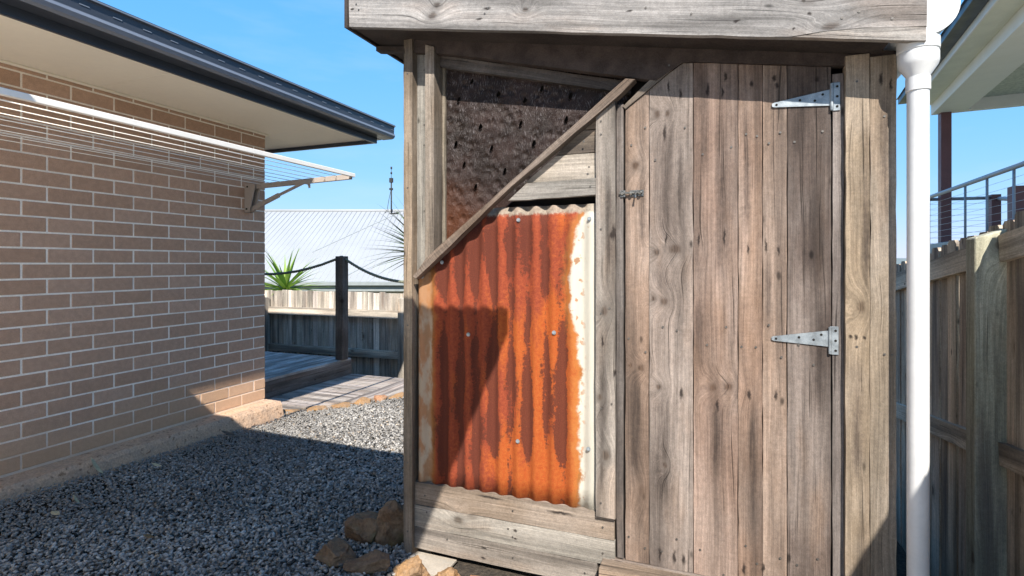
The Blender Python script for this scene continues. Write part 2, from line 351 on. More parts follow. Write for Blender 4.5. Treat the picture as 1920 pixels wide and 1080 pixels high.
def box(bm, x0, x1, y0, y1, z0, z1):
    v = [bm.verts.new(p) for p in ((x0, y0, z0), (x1, y0, z0), (x1, y1, z0), (x0, y1, z0), (x0, y0, z1), (x1, y0, z1), (x1, y1, z1), (x0, y1, z1))]
    for f in ((0, 3, 2, 1), (4, 5, 6, 7), (0, 1, 5, 4), (1, 2, 6, 5), (2, 3, 7, 6), (3, 0, 4, 7)): bm.faces.new([v[i] for i in f])
def boxo(name, mat, parent, x0, x1, y0, y1, z0, z1, bev=.002, mw=None, color=None):
    bm = bmesh.new(); box(bm, x0, x1, y0, y1, z0, z1)
    if bev: bmesh.ops.bevel(bm, geom=bm.edges[:], offset=bev, segments=1, affect='EDGES')
    return link(name, fin(bm, name), mat, parent, mw=mw or Matrix(), color=color)
def tube(bm, pts, r, seg=8, cap=True):
    pts = [Vector(p) for p in pts]; rings = []
    up = None
    for i, p in enumerate(pts):
        d = (pts[min(i+1, len(pts)-1)]-pts[max(i-1, 0)]).normalized()
        if up is None: up = d.orthogonal().normalized()
        up = (up - d*up.dot(d)).normalized(); b = d.cross(up)
        rr = r[i] if isinstance(r, (list, tuple)) else r
        rings.append([bm.verts.new(p+(up*math.cos(a)+b*math.sin(a))*rr) for a in [2*math.pi*k/seg for k in range(seg)]])
    for a, b in zip(rings, rings[1:]):
        for k in range(seg): bm.faces.new((a[k], a[(k+1) % seg], b[(k+1) % seg], b[k]))
    if cap: bm.faces.new(rings[0][::-1]); bm.faces.new(rings[-1])
def tubeo(name, mat, parent, pts, r, seg=8, smooth=True):
    bm = bmesh.new(); tube(bm, pts, r, seg); return link(name, fin(bm, name, smooth), mat, parent)
def prism(name, mat, parent, prof, a, b, axis='y', bev=0):
    """extrude a closed profile: axis y takes (x,z) points, axis x takes (y,z) points"""
    bm = bmesh.new()
    def P(q, s): return (q[0], s, q[1]) if axis == 'y' else (s, q[0], q[1])
    A = [bm.verts.new(P(q, a)) for q in prof]; B = [bm.verts.new(P(q, b)) for q in prof]; n = len(prof)
    bm.faces.new(A); bm.faces.new(B[::-1])
    for i in range(n): bm.faces.new((A[i], A[(i+1) % n], B[(i+1) % n], B[i]))
    if bev: bmesh.ops.bevel(bm, geom=bm.edges[:], offset=bev, segments=1, affect='EDGES')
    return link(name, fin(bm, name), mat, parent)

def tint(c, j=.06, rnd=random):
    k = 1+rnd.uniform(-j, j)
    return (c[0]*k*(1+rnd.uniform(-.02, .02)), c[1]*k, c[2]*k*(1+rnd.uniform(-.03, .03)), rnd.random())
def outline(pts, jit=.0008, step=.07):
    out = []; n = len(pts)
    for i in range(n):
        a = Vector(pts[i]); b = Vector(pts[(i+1) % n]); L = (b-a).length
        out.append(a)
        k = int(L/step)
        if k > 1 and jit:
            nrm = Vector((-(b-a).y, (b-a).x)).normalized()
            for q in range(1, k): out.append(a+(b-a)*(q/k+random.uniform(-.2, .2)/k)+nrm*random.gauss(0, jit))
    return out
def board_mesh(pts, thick, bev=.0018, jit=.0008, name='board'):
    bm = bmesh.new(); pl = outline(pts, jit)
    F = [bm.verts.new((p.x, p.y, 0)) for p in pl]; B = [bm.verts.new((p.x, p.y, -thick)) for p in pl]; n = len(pl)
    ff = bm.faces.new(F); bm.faces.new(B[::-1])
    for i in range(n): bm.faces.new((F[i], B[i], B[(i+1) % n], F[(i+1) % n]))
    if bev: bmesh.ops.bevel(bm, geom=[e for e in ff.edges], offset=bev, segments=1, affect='EDGES')
    return fin(bm, name)
def frame(o, ax, ay):
    ax = Vector(ax).normalized(); ay = Vector(ay).normalized(); az = ax.cross(ay)
    m = Matrix((ax, ay, az)).transposed().to_4x4(); m.translation = Vector(o); return m
def fb(name, pts, y, thick, parent, color, ang=90, mat=None, bev=.0018, jit=.0008):
    """a board on a face looking towards -y: pts are (x,z); grain along ang degrees from +x"""
    a = R(ang); ax = Vector((math.cos(a), math.sin(a))); ay = Vector((-ax.y, ax.x)); o = Vector(pts[0])
    loc = [((Vector(p)-o).dot(ax), (Vector(p)-o).dot(ay)) for p in pts]
    me = board_mesh(loc, thick, bev, jit, name)
    return link(name, me, mat or M['wood'], parent, mw=frame((o.x, y, o.y), (ax.x, 0, ax.y), (ay.x, 0, ay.y)), color=tint(color))
def rect(x0, x1, z0, z1): return [(x0, z0), (x1, z0), (x1, z1), (x0, z1)]
def plank(name, p0, p1, wdir, wid, thick, mat, parent, color, bev=.002, jit=.0008):
    p0 = Vector(p0); p1 = Vector(p1); L = (p1-p0).length
    me = board_mesh([(0, -wid/2), (L, -wid/2), (L, wid/2), (0, wid/2)], thick, bev, jit, name)
    return link(name, me, mat, parent, mw=frame(p0, p1-p0, wdir), color=tint(color))
def discs(bm, pts, r=.004, h=.0015, nrm=(0, -1, 0)):
    for p in pts: tube(bm, [Vector(p), Vector(p)+Vector(nrm)*h], r, 8)

# ------------------------------------------------------------------ ground
bm = bmesh.new()
xs = [-3000, -400, -60, -20, -10, -7, -5, -3, -1, .54, .60, 1, 3, 6, 12, 40, 400, 3000]; ys = [-60, -10, -3, 0, 1.4, 2, 4, 5.15, 5.7, 7, 10, 14, 25, 60, 300, 4000]
def gz(x, y):
    z = -.40 if .55 < x < 5 and 1.3 < y < 5.2 else 0
    if y > 5.15: z = min(z, 0)-.55*min(1, (y-5.15)/.55)
    if y > 5.7: z = -.55-2.2*min(1, (y-5.7)/9)
    return z
g = [[bm.verts.new((x, y, gz(x, y)-.012)) for x in xs] for y in ys]
for j in range(len(ys)-1):
    for i in range(len(xs)-1): bm.faces.new((g[j][i], g[j][i+1], g[j+1][i+1], g[j+1][i]))
gr = link('ground', fin(bm, 'ground'), M['soil']); gr['kind'] = 'structure'
bm = bmesh.new(); box(bm, -3.33, .98, -9, .95, -.05, .004); box(bm, -1.2, .55, .951, 1.35, -.05, .003); pv = link('bounce_paving', fin(bm, 'bounce_paving'), M['bounce_paving']); pv['kind'] = 'structure'  # unseen pale paving, added to bounce sunlight into the shaded yard
bm = bmesh.new(); pr = None
for i in range(61):
    x = -2500+i*5000/60; h = 22+18*mnoise.noise((i*.17, 2, 0))
    c = (bm.verts.new((x, 2600, -30)), bm.verts.new((x, 2680, h)), bm.verts.new((x, 3000, -30)))
    if pr:
        bm.faces.new((pr[0], c[0], c[1], pr[1])); bm.faces.new((pr[1], c[1], c[2], pr[2]))
    pr = c
hl = link('hills', fin(bm, 'hills', True), M['hill']); hl['kind'] = 'structure'

# ------------------------------------------------------------------ brick house
WX = -3.534; YC = 3.452; Z0 = .149; SO = 2.338
house = thing('brick_house', 'taupe brick house with charcoal gutter and cream eave beside the gravel', 'house', (-5, 1, 0))
bm = bmesh.new(); box(bm, WX-6, WX-.003, -6, YC-.005, -.1, SO)
wall = link('wall', fin(bm, 'wall'), M['mortar'], house)
def brick_mesh(L, nm):
    bm = bmesh.new(); box(bm, -.10, 0, 0, L, 0, .076)
    bmesh.ops.bevel(bm, geom=bm.edges[:], offset=.0022, segments=1, affect='EDGES')
    return fin(bm, nm)
bfull = [brick_mesh(.230, 'brick') for _ in range(1)][0]; bhalf = brick_mesh(.110, 'brick_half')
bcut = bmesh.new(); box(bcut, -.10, 0, 0, .230, 0, .036); bmesh.ops.bevel(bcut, geom=bcut.edges[:], offset=.0022, segments=1, affect='EDGES'); bcut = fin(bcut, 'brick_cut')
rb = random.Random(3)
proto = {}
rest = bmesh.new()
for k in range(26):
    z = Z0+.086*k+.008; y1 = YC; first = True
    while y1 > .35:
        L = .110 if (k % 2 and first) else .230
        me = bcut if k == 25 else (bhalf if L < .2 else bfull)
        y0 = y1-L
        jx = rb.uniform(-.0012, .0012)
        if y1 > 1.42 and not (k == 25 and L < .2):
            mw = Matrix.Translation((WX+jx, y0, z)) @ Matrix.Rotation(rb.uniform(-.003, .003), 4, 'X')
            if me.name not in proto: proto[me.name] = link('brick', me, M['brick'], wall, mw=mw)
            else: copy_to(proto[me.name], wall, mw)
        else: box(rest, WX-.1, WX+jx, y0, y1, z, z+(.036 if k == 25 else .076))
        y1 = y0-.010; first = False
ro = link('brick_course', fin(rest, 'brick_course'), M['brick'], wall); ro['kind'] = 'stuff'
# end wall, looking along the deck
rest = bmesh.new()
for k in range(26):
    z = Z0+.086*k+.008; x1 = WX-.103; first = True
    while x1 > WX-3.2:
        L = .120 if (k % 2 == 0 and first) else .230
        box(rest, x1-L, x1, YC-.1, YC, z, z+(.036 if k == 25 else .076)); x1 -= L+.01; first = False
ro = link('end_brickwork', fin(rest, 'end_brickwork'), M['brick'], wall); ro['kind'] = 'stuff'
# concrete footing ledge, rough outer face
bm = bmesh.new(); n = 60; prev = None
for i in range(n+1):
    y = .2+(YC+.02-.2)*i/n; e = mnoise.noise((y*4, 1, 0))*.012+mnoise.noise((y*17, 4, 0))*.006
    c = [bm.verts.new(q) for q in ((WX-.2, y, -.1), (WX+.20+e, y, -.1), (WX+.175+e*.8, y, .05+e), (WX+.160+e, y, .115), (WX+.145+e*.6, y, .140+e*.3), (WX-.2, y, .146))]
    if prev:
        for q in range(5): bm.faces.new((prev[q], prev[q+1], c[q+1], c[q]))
    else: bm.faces.new(c)
    prev = c
bm.faces.new(prev[::-1]); link('footing_ledge', fin(bm, 'footing_ledge'), M['footing'], house)
FX = -2.80; GX = -2.66; GY = .78; WXE = -.236
# soffit panels with open joints
sy = [-6, .95, 2.15, 3.455, 3.93]
for a, b in zip(sy, sy[1:]): boxo('soffit_panel', M['soffit'], house, WX-.05, FX-.004, a+.0015, b-.0015, SO, SO+.012, 0)
boxo('soffit_panel', M['soffit'], house, WX-5, WX-.053, YC-.1, 3.93, SO, SO+.012, 0)
boxo('soffit_bead', M['soffit'], house, WX+.0005, WX+.022, .2, YC+.02, SO-.014, SO-.001, .003)
prism('fascia', M['charcoal'], house, [(FX-.004, 2.305), (FX+.014, 2.305), (FX+.014, 2.45), (FX-.004, 2.45)], -6, 3.952)
prism('fascia', M['charcoal'], house, [(3.934, 2.306), (3.951, 2.306), (3.951, 2.45), (3.934, 2.45)], WX-5, FX-.006, 'x')
gp = [(FX+.016, 2.352), (GX-.035, 2.352), (GX-.012, 2.360), (GX-.003, 2.378), (GX-.006, 2.392), (GX-.012, 2.398), (GX-.010, 2.452), (GX+.001, 2.458), (GX+.001, 2.470), (FX+.016, 2.470)]
gut = prism('gutter', M['charcoal'], house, gp, -6, 4.04)
prism('gutter_lip', M['charcoal_line'], gut, [(GX-.0345, 2.3515), (GX-.0115, 2.3592), (GX-.002, 2.378), (GX-.005, 2.3925), (GX-.012, 2.394), (GX-.0065, 2.3785), (GX-.015, 2.364), (GX-.036, 2.355)], -6, 4.041)
prism('gutter_lip', M['charcoal_line'], gut, [(GX+.0005, 2.4585), (GX+.0035, 2.4585), (GX+.0035, 2.4655), (GX+.0005, 2.4655)], -6, 4.041)
sm = None
for k in range(20):
    y = 1.27+.143*k
    if sm is None:
        bm = bmesh.new(); box(bm, 0, .0022, 0, .042, 0, .0045); sm = link('overflow_slot', fin(bm, 'overflow_slot'), M['charcoal_line'], gut, loc=(GX-.0105, y, 2.424))
    else: copy_to(sm, gut, Matrix.Translation((GX-.0105, y, 2.424)))
prism('gutter', M['charcoal'], house, [(3.955, 2.354), (4.037, 2.354), (4.037, 2.468), (3.955, 2.468)], WX-5, GX-.14, 'x')
# unseen open roof: edges read off cast shadows, pale form added to bounce light
boxo('bounce_ceiling', M['neigh_white'], house, WX+.75, WXE-.13, -1.15, GY-.135, SO+.0005, SO+.06, 0)
boxo('unseen_roof', M['neigh_white'], house, WX+.75, WXE-.05, -1.15, GY-.05, 2.44, 2.475, 0)
prism('gutter', M['charcoal'], house, [(GY-.13, 2.352), (GY, 2.36), (GY, 2.458), (GY-.13, 2.458)], GX+.003, WXE, 'x')
prism('gutter', M['charcoal'], house, [(WXE-.13, 2.3522), (WXE-.001, 2.3602), (WXE-.001, 2.4578), (WXE-.13, 2.4578)], -1.15, GY-.133)
boxo('unseen_post', M['neigh_white'], house, -.62, -.53, -1.12, -1.03, -.02, SO, 0)
# hipped steel roof
bm = bmesh.new(); tn = math.tan(R(22)); E0 = 2.474
def rv(*p): return bm.verts.new(p)
a = rv(GX-.03, 4.0, E0); b = rv(GX-.03, GY-.03, E0); r1 = rv(-5.2, 1.5, E0+2.5*tn); cc = rv(-9.5, 4.0, E0); d = rv(-9.5, 1.5, E0+2.5*tn)
bm.faces.new((a, r1, b)); bm.faces.new((a, cc, d, r1))
e = rv(GX-.03, -6, E0); f_ = rv(-5.2, -6, E0+2.5*tn); k_ = rv(-9.5, -6, E0+2.5*tn)
bm.faces.new((b, r1, f_, e)); bm.faces.new((r1, d, k_, f_))
rf = link('roof', fin(bm, 'roof'), M['charcoal'], house)
boxo('ridge_cap', M['neigh_white'], rf, -3.35, -3.20, 3.30, 3.85, 2.62, 2.645, .004)

# ------------------------------------------------------------------ wall-mounted clothesline
cl = thing('clothesline', 'beige fold-down clothesline fixed to the brick wall below the eave', 'clothesline', (WX, 3.25, 1.8))
AY = 3.27; FB = -2.515; ZA = 1.885; ZB = 1.913
prism('bracket', M['bracket'], cl, [(WX+.004, 1.672), (WX+.058, 1.680), (WX+.112, 1.872), (WX+.112, 1.895), (WX+.004, 1.895)], AY-.030, AY-.024)
prism('bracket', M['bracket'], cl, [(WX+.004, 1.672), (WX+.058, 1.680), (WX+.112, 1.872), (WX+.112, 1.895), (WX+.004, 1.895)], AY+.024, AY+.030)
boxo('wall_plate', M['bracket'], cl, WX+.002, WX+.006, AY-.023, AY+.023, 1.672, 1.895, 0)
bm = bmesh.new(); discs(bm, [(WX+.035, AY-.0305, 1.875), (WX+.028, AY-.0305, 1.70)], .008, .003); link('pivot_bolt', fin(bm, 'pivot_bolt'), M['dark'], cl)
def beam(name, mat, p0, p1, wd, h):
    p0 = Vector(p0); p1 = Vector(p1); L = (p1-p0).length; d = (p1-p0).normalized(); side = d.cross(Vector((0, 0, 1))).normalized(); up = side.cross(d)
    bm = bmesh.new(); box(bm, 0, L, -wd/2, wd/2, -h/2, h/2); bmesh.ops.bevel(bm, geom=bm.edges[:], offset=.002, segments=1, affect='EDGES')
    return link(name, fin(bm, name), mat, cl, mw=frame(p0, d, -side))
def arm_z(x): return ZA+(ZB-ZA)*(x-WX)/(FB-WX)
beam('side_arm', M['bracket'], (WX+.05, AY, arm_z(WX+.05)-.01), (FB-.012, AY, ZB-.01), .022, .038)
beam('front_bar', M['line_paint'], (FB, .9, ZB), (FB, AY+.016, ZB), .022, .027)
beam('strut', M['bracket'], (WX+.05, AY-.002, 1.70), (WX+.33, AY-.002, 1.80), .018, .034)
beam('strut_rod', M['bracket'], (WX+.31, AY-.002, 1.793), (WX+.60, AY-.002, 1.892), .014, .020)
prism('latch', M['bracket'], cl, [(WX+.57, 1.875), (WX+.62, 1.862), (WX+.63, 1.835), (WX+.645, 1.838), (WX+.64, 1.895), (WX+.58, 1.905)], AY-.016, AY-.0125)
wm = None
for k in range(8):
    x = WX+.15+k*.105; z = arm_z(x)+.004
    if wm is None: bm = bmesh.new(); tube(bm, [(0, .92, 0), (0, AY+.012, 0)], .0025, 6); wm = link('line', fin(bm, 'line', True), M['wire'], cl, loc=(x, 0, z))
    else: copy_to(wm, cl, Matrix.Translation((x, 0, z)))
hk = None
for k in range(8):
    x = WX+.15+k*.105; mw = Matrix.Translation((x, AY-.0115, arm_z(x)-.004))
    if hk is None: bm = bmesh.new(); box(bm, -.0025, .0025, -.003, 0, -.016, .008); hk = link('line_hook', fin(bm, 'line_hook'), M['bracket'], cl, mw=mw)
    else: copy_to(hk, cl, mw)

# ------------------------------------------------------------------ garden shed
YP = 2.0475
shed = thing('garden_shed', 'rustic timber shed with rusty corrugated panel and plank door', 'shed', (-.4, 2.05, 0))
SB = 3.55                                          # back of the shed
def roof_z(x): return 2.0217-.1764*x               # underside of the fascia / soffit
tan_ = (.44, .34, .245); grey = (.46, .42, .38); pink = (.42, .31, .245); dk_ = (.235, .195, .175)
DOOR_F = ([(-0.308, 1.637, 0.012, 0.016), (-0.228, 1.823, 0.01, 0.013), (-0.192, 1.822, 0.009, 0.012), (-0.162, 1.323, 0.022, 0.016), (-0.23, 1.312, 0.011, 0.012), (-0.204, 1.13, 0.013, 0.014), (-0.242, 1.139, 0.009, 0.01), (-0.287, 0.879, 0.011, 0.012), (-0.326, 0.886, 0.008, 0.01), (-0.223, 0.814, 0.01, 0.011), (-0.034, 0.828, 0.013, 0.014), (0.018, 0.834, 0.014, 0.014), (-0.2, 0.527, 0.008, 0.012)],
 [(-0.188, 1.92, 0.005, 0.02), (-0.145, 1.889, 0.006, 0.016), (-0.052, 1.892, 0.005, 0.026), (0.007, 1.932, 0.005, 0.018), (-0.002, 1.88, 0.004, 0.018), (0.092, 1.898, 0.006, 0.01), (0.163, 1.908, 0.006, 0.01), (0.171, 1.883, 0.007, 0.01), (0.294, 1.888, 0.007, 0.01), (0.004, 1.363, 0.004, 0.03), (0.138, 1.329, 0.004, 0.026), (0.08, 1.32, 0.004, 0.02), (0.178, 1.312, 0.003, 0.016), (-0.081, 1.357, 0.003, 0.024), (-0.196, 1.358, 0.004, 0.024), (0.085, 0.811, 0.006, 0.016), (0.168, 0.815, 0.005, 0.016), (-0.018, 0.764, 0.004, 0.022), (-0.143, 0.797, 0.006, 0.02), (-0.219, 0.193, 0.005, 0.026), (-0.168, 0.193, 0.006, 0.024), (-0.134, 0.19, 0.007, 0.018), (0.068, 0.198, 0.006, 0.02), (0.129, 0.214, 0.006, 0.016), (-0.2, 1.75, 0.006, 0.03)],
 [(-0.194, 1.356, 1.804, 0.03), (-0.213, 1.14, 1.278, 0.025), (-0.209, 0.352, 0.815, 0.04), (-0.147, 1.414, 1.706, 0.012), (-0.281, 1.318, 1.617, 0.016), (-0.31, 0.456, 0.857, 0.02), (-0.02, 0.498, 0.812, 0.026), (-0.068, 1.585, 1.969, 0.014), (-0.007, 1.221, 1.809, 0.02), (0.077, 1.371, 1.819, 0.012), (0.144, 1.038, 1.296, 0.014), (0.272, 1.223, 1.565, 0.04), (0.243, 1.621, 1.892, 0.028), (0.306, 0.795, 1.152, 0.03), (-0.083, 0.874, 1.143, 0.02), (0.097, 0.328, 0.775, 0.018)])
POST_F = ([(-0.418, 1.09, 0.014, 0.02), (-0.436, 0.763, 0.01, 0.014), (-0.414, 0.543, 0.015, 0.02), (.415, 1.13, .012, .02)], [(-0.384, 1.386, 0.008, 0.03), (-0.392, 1.379, 0.006, 0.02), (-0.382, 0.857, 0.005, 0.012), (-0.426, 0.975, 0.004, 0.02), (.385, 1.03, .005, .006), (.402, 1.03, .006, .007), (.426, 1.03, .005, .006), (.47, 1.86, .005, .02), (.497, 1.84, .004, .02)], [(.405, .55, 1.0, .02), (.43, 1.2, 1.7, .012), (-.40, 1.25, 1.6, .012), (-.43, .4, .9, .012), (.48, 1.3, 1.8, .016)])
FASCIA_F = ([(-1.07, 2.305, 0.014, 0.013), (-1.09, 2.266, 0.02, 0.014), (0.31, 2.002, 0.024, 0.012), (-0.693, 2.224, 0.012, 0.01)], [(-0.851, 2.255, 0.016, 0.005), (-0.883, 2.219, 0.014, 0.004), (0.252, 2.051, 0.006, 0.005), (0.233, 2.094, 0.006, 0.005), (0.209, 2.009, 0.005, 0.004), (-1.482, 2.36, 0.01, 0.004), (-0.306, 2.155, 0.012, 0.004), (0.039, 2.062, 0.01, 0.004)], [])
KICK_F = ([(-1.048, 0.182, 0.022, 0.014)], [(-0.789, 0.183, 0.008, 0.006), (-0.789, 0.15, 0.007, 0.005), (-0.927, 0.085, 0.012, 0.004), (-0.932, 0.044, 0.012, 0.005), (-.6, .285, .05, .006), (-.9, .30, .06, .005)], [])
M['door_wood'] = wood('door_timber', knots=.10, streak=.9, feats=DOOR_F, home=shed)
M['post_wood'] = wood('post_timber', knots=.10, streak=.9, feats=POST_F, home=shed)
M['fascia_wood'] = wood('fascia_timber', knots=.12, feats=FASCIA_F, home=shed)
M['kick_wood'] = wood('kick_board_timber', knots=.12, feats=KICK_F, home=shed)
# frame
fb('corner_post', rect(-1.305, -1.262, -.024, 2.25), YP, .075, shed, (.46, .345, .25))
fb('infill_board', [(-1.262, 1.20), (-1.195, 1.26), (-1.195, 2.235), (-1.262, 2.245)], 2.088, .03, shed, (.50, .46, .41))
fb('window_jamb', [(-1.199, 1.25), (-1.156, 1.29), (-1.156, 2.20), (-1.199, 2.215)], 2.050, .10, shed, (.42, .34, .26))
fb('window_bead', [(-1.150, 1.30), (-1.136, 1.31), (-1.136, 2.16), (-1.150, 2.165)], 2.116, .02, shed, (.50, .42, .32))
# recessed punched sheet with real holes
hol = [(-.888, 1.986), (-.695, 1.985), (-.574, 1.942), (-.769, 1.946), (-.788, 1.851), (-.592, 1.85), (-.972, 1.855), (-.73, 1.763), (-.92, 1.76), (-1.012, 2.055), (-1.076, 1.982), (-1.05, 1.70), (-.86, 1.66), (-.995, 1.60), (-1.09, 1.79)]
YS = 2.128
out = [(-1.185, 1.24), (-.33, 1.92), (-.33, 1.99), (-1.185, 2.20)]
vs = [Vector(p) for p in out]; ed = [(i, (i+1) % 4) for i in range(4)]; shapes = []
for hx, hz in hol:
    s0 = len(vs); sc = random.uniform(.72, .98); poly = []
    for q in range(10):
        a = 2*math.pi*q/10; r_ = (.012 if abs(math.sin(a)) < .8 else .018)*sc
        poly.append(Vector((hx+math.cos(a)*r_*.78+.003*math.sin(a), hz+math.sin(a)*r_*1.05)))
    vs += poly; ed += [(s0+q, s0+(q+1) % 10) for q in range(10)]; shapes.append((hx, hz))
V2, E2, F2, *_ = delaunay_2d_cdt(vs, ed, [], 1, 1e-6)
bm = bmesh.new(); bv = [bm.verts.new((v.x, YS, v.y)) for v in V2]
for f in F2:
    cx_ = sum(V2[i].x for i in f)/len(f); cz_ = sum(V2[i].y for i in f)/len(f)
    if any(((cx_-hx)/.0112)**2+((cz_-hz)/.0170)**2 < .85 for hx, hz in shapes): continue
    bm.faces.new([bv[i] for i in f])
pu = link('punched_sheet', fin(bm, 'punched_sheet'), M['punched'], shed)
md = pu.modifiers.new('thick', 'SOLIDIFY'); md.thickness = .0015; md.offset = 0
for hx, hz in hol:                                  # burr curled out below each hole
    bm = bmesh.new(); pr = None
    for q in range(6):
        a = math.pi*(1.15+.7*q/5); r_ = .0115
        c = (bm.verts.new((hx+math.cos(a)*r_*.8, YS-.001, hz+math.sin(a)*r_*1.3)), bm.verts.new((hx+math.cos(a)*r_*.62, YS-.009, hz+math.sin(a)*r_*1.0)))
        if pr: bm.faces.new((pr[0], c[0], c[1], pr[1]))
        pr = c
    link('punch_lip', fin(bm, 'punch_lip'), M['punched'], pu)
boxo('dark_fill', M['dark'], shed, -1.2, -.2, YS+.02, YS+.03, 1.1, 2.2, 0)  # black sheet standing for the unlit shed interior behind the holes
# header under the roof
fb('header_board', [(-1.30, 2.200), (-1.11, 2.168), (-.23, 1.945), (-.138, 2.000), (-.1, 1.997), (.515, 1.897), (.515, 1.95), (-1.30, 2.255)], 2.062, .035, shed, (.12, .09, .08), 0, mat=M['dark_ply'], bev=.001)
fb('window_head_trim', [(-1.154, 2.130), (-.33, 1.920), (-.33, 1.965), (-1.154, 2.180)], 2.100, .03, shed, (.12, .10, .09), -14)  # tint darkened to carry the shade below the header
# sloping battens
fb('sloping_batten', [(-1.248, 1.212), (-1.231, 1.203), (-.788, 1.580), (-.350, 1.903), (-.302, 1.948), (-.338, 1.955), (-1.180, 1.292)], 2.025, .045, shed, (.27, .195, .145), 37.8, mat=M['ripple'], bev=.003)
fb('sloping_stop', [(-.355, 1.862), (-.344, 1.852), (-.145, 2.000), (-.235, 1.968)], 2.064, .03, shed, (.34, .27, .22), 37)
# gable boards between batten and post
fb('gable_board', [(-.62, 1.700), (-.45, 1.700), (-.45, 1.788), (-.52, 1.788)], 2.074, .02, shed, (.40, .33, .27), 0)
fb('gable_board', [(-.75, 1.597), (-.45, 1.597), (-.45, 1.697), (-.62, 1.697)], 2.073, .02, shed, (.50, .43, .36), 0)
fb('gable_board', [(-.53, 1.791), (-.45, 1.791), (-.45, 1.87)], 2.076, .02, shed, (.42, .34, .27), 0)
fb('cross_rail', [(-.815, 1.525), (-.452, 1.532), (-.452, 1.598), (-.735, 1.592)], 2.052, .03, shed, (.46, .42, .38), 0)
fb('vertical_post', [(-.452, .305), (-.379, .305), (-.379, 1.895), (-.395, 1.895), (-.452, 1.835)], 2.046, .035, shed, (.42, .36, .315), mat=M['post_wood'])
fb('door_stop', rect(-.377, -.352, .15, 1.875), 2.066, .03, shed, (.27, .225, .21), mat=M['wood_plain'], bev=.006)
# corrugated sheet
bm = bmesh.new(); x0, x1 = -1.250, -.440; ncol = int((x1-x0)/PITCH*12); nrow = 14; cols = []
for i in range(ncol+1):
    x = x0+(x1-x0)*i/ncol; zt = min(1.502, 1.243+.778*(x+1.235)); zb_ = .304+.002*math.sin(x*40)
    yy = 2.086-.0085*math.cos(2*math.pi*(x+1.237)/PITCH)
    cols.append([bm.verts.new((x, yy+.0015*mnoise.noise((x*6, j*.4, 1)), zb_+(zt-zb_)*j/nrow)) for j in range(nrow+1)])
for a, b in zip(cols, cols[1:]):
    for j in range(nrow): bm.faces.new((a[j], b[j], b[j+1], a[j+1]))
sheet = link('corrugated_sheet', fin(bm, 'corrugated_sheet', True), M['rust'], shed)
md = sheet.modifiers.new('thick', 'SOLIDIFY'); md.thickness = .001
for (x, z) in [(-.778, 1.447), (-.484, 1.443), (-1.004, .970), (-.627, .995), (-.781, .545), (-.488, .550), (-1.228, 1.212), (-1.13, 1.275)]:
    bm = bmesh.new(); tube(bm, [(0, 0, 0), (0, -.002, 0)], .0085, 12); tube(bm, [(0, -.002, 0), (0, -.006, 0)], [.006, .0052], 6)
    link('roofing_screw', fin(bm, 'roofing_screw'), M['galv'], sheet, loc=(x, 2.0745, z))
# kick boards
kb_y = 2.066
fb('kick_board', rect(-1.262, -.386, .215, .312), kb_y+.002, .03, shed, (.40, .305, .225), 0, mat=M['kick_wood'])
fb('kick_board', rect(-1.262, -.384, .119, .213), kb_y, .03, shed, (.56, .51, .45), 0, mat=M['kick_wood'])
fb('kick_board', rect(-1.262, -.452, .024, .117), kb_y, .03, shed, (.52, .455, .38), 0, mat=M['kick_wood'])
# door
dtop = lambda x: 2.002-.163*(x+.135)
dcut = lambda x: 1.850+.745*(x+.346)
door = link('door', fin((lambda b: (box(b, -.33, .32, 2.10, 2.112, .17, 1.83), b)[1])(bmesh.new()), 'door'), M['dark'], shed)
de = [-.346, -.257, -.101, .0486, .1275, .2034, .336]
dt = [(.465, .32, .24), (.46, .365, .31), (.49, .33, .25), (.44, .295, .222), (.59, .43, .335), (.25, .188, .162)]
for i in range(6):
    a, b = de[i]+.0012, de[i+1]-.0012
    top = [(b, min(dtop(b), dcut(b)))]
    if a < -.135 < b: top.append((-.135, dtop(-.135)))
    top.append((a, min(dtop(a), dcut(a))))
    fb('door_board', [(a, .148), (b, .148)]+top, 2.072+random.uniform(-.0012, .0012), .022, door, dt[i], mat=M['door_wood'])
def hinge(xp, zc, L, zt):
    h = bmesh.new(); x0, x1 = xp, xp+.026
    box(h, x0, x1, 2.0655, 2.0685, zc-.047, zc+.047)
    bmesh.ops.bevel(h, geom=h.edges[:], offset=.0012, segments=1, affect='EDGES')
    tube(h, [(x0+.001, 2.065, zc-.044), (x0+.001, 2.065, zc+.044)], .0055, 10)
    P = [(x0-L, zt-.006), (x0-L+.006, zt-.0095), (x0, zt-.021), (x0, zt+.033), (x0-L+.006, zt+.006), (x0-L, zt+.003)]
    A = [h.verts.new((p[0], 2.0668, p[1])) for p in P]; B = [h.verts.new((p[0], 2.0695, p[1])) for p in P]
    h.faces.new(A); h.faces.new(B[::-1])
    for i in range(6): h.faces.new((A[i], B[i], B[(i+1) % 6], A[(i+1) % 6]))
    o = link('hinge', fin(h, 'hinge'), M['galv'], door)
    s = bmesh.new(); discs(s, [(x0+.017, 2.0655, zc+q) for q in (-.033, 0, .033)]+[(x0-L+.014, 2.0668, zt-.002), (x0-L*.52, 2.0668, zt+.006), (x0-L*.27, 2.0668, zt), (x0-L*.14, 2.0668, zt+.018)], .0042, .001)
    s2 = link('hinge_screw', fin(s, 'hinge_screw'), M['dark'], door); s2['kind'] = 'stuff'
hinge(.3345, 1.823, .178, 1.816)
hinge(.330, 1.014, .175, 1.014)
fb('door_jamb', rect(.339, .3705, .14, 1.90), 2.070, .03, shed, (.30, .25, .225), mat=M['wood_plain'])
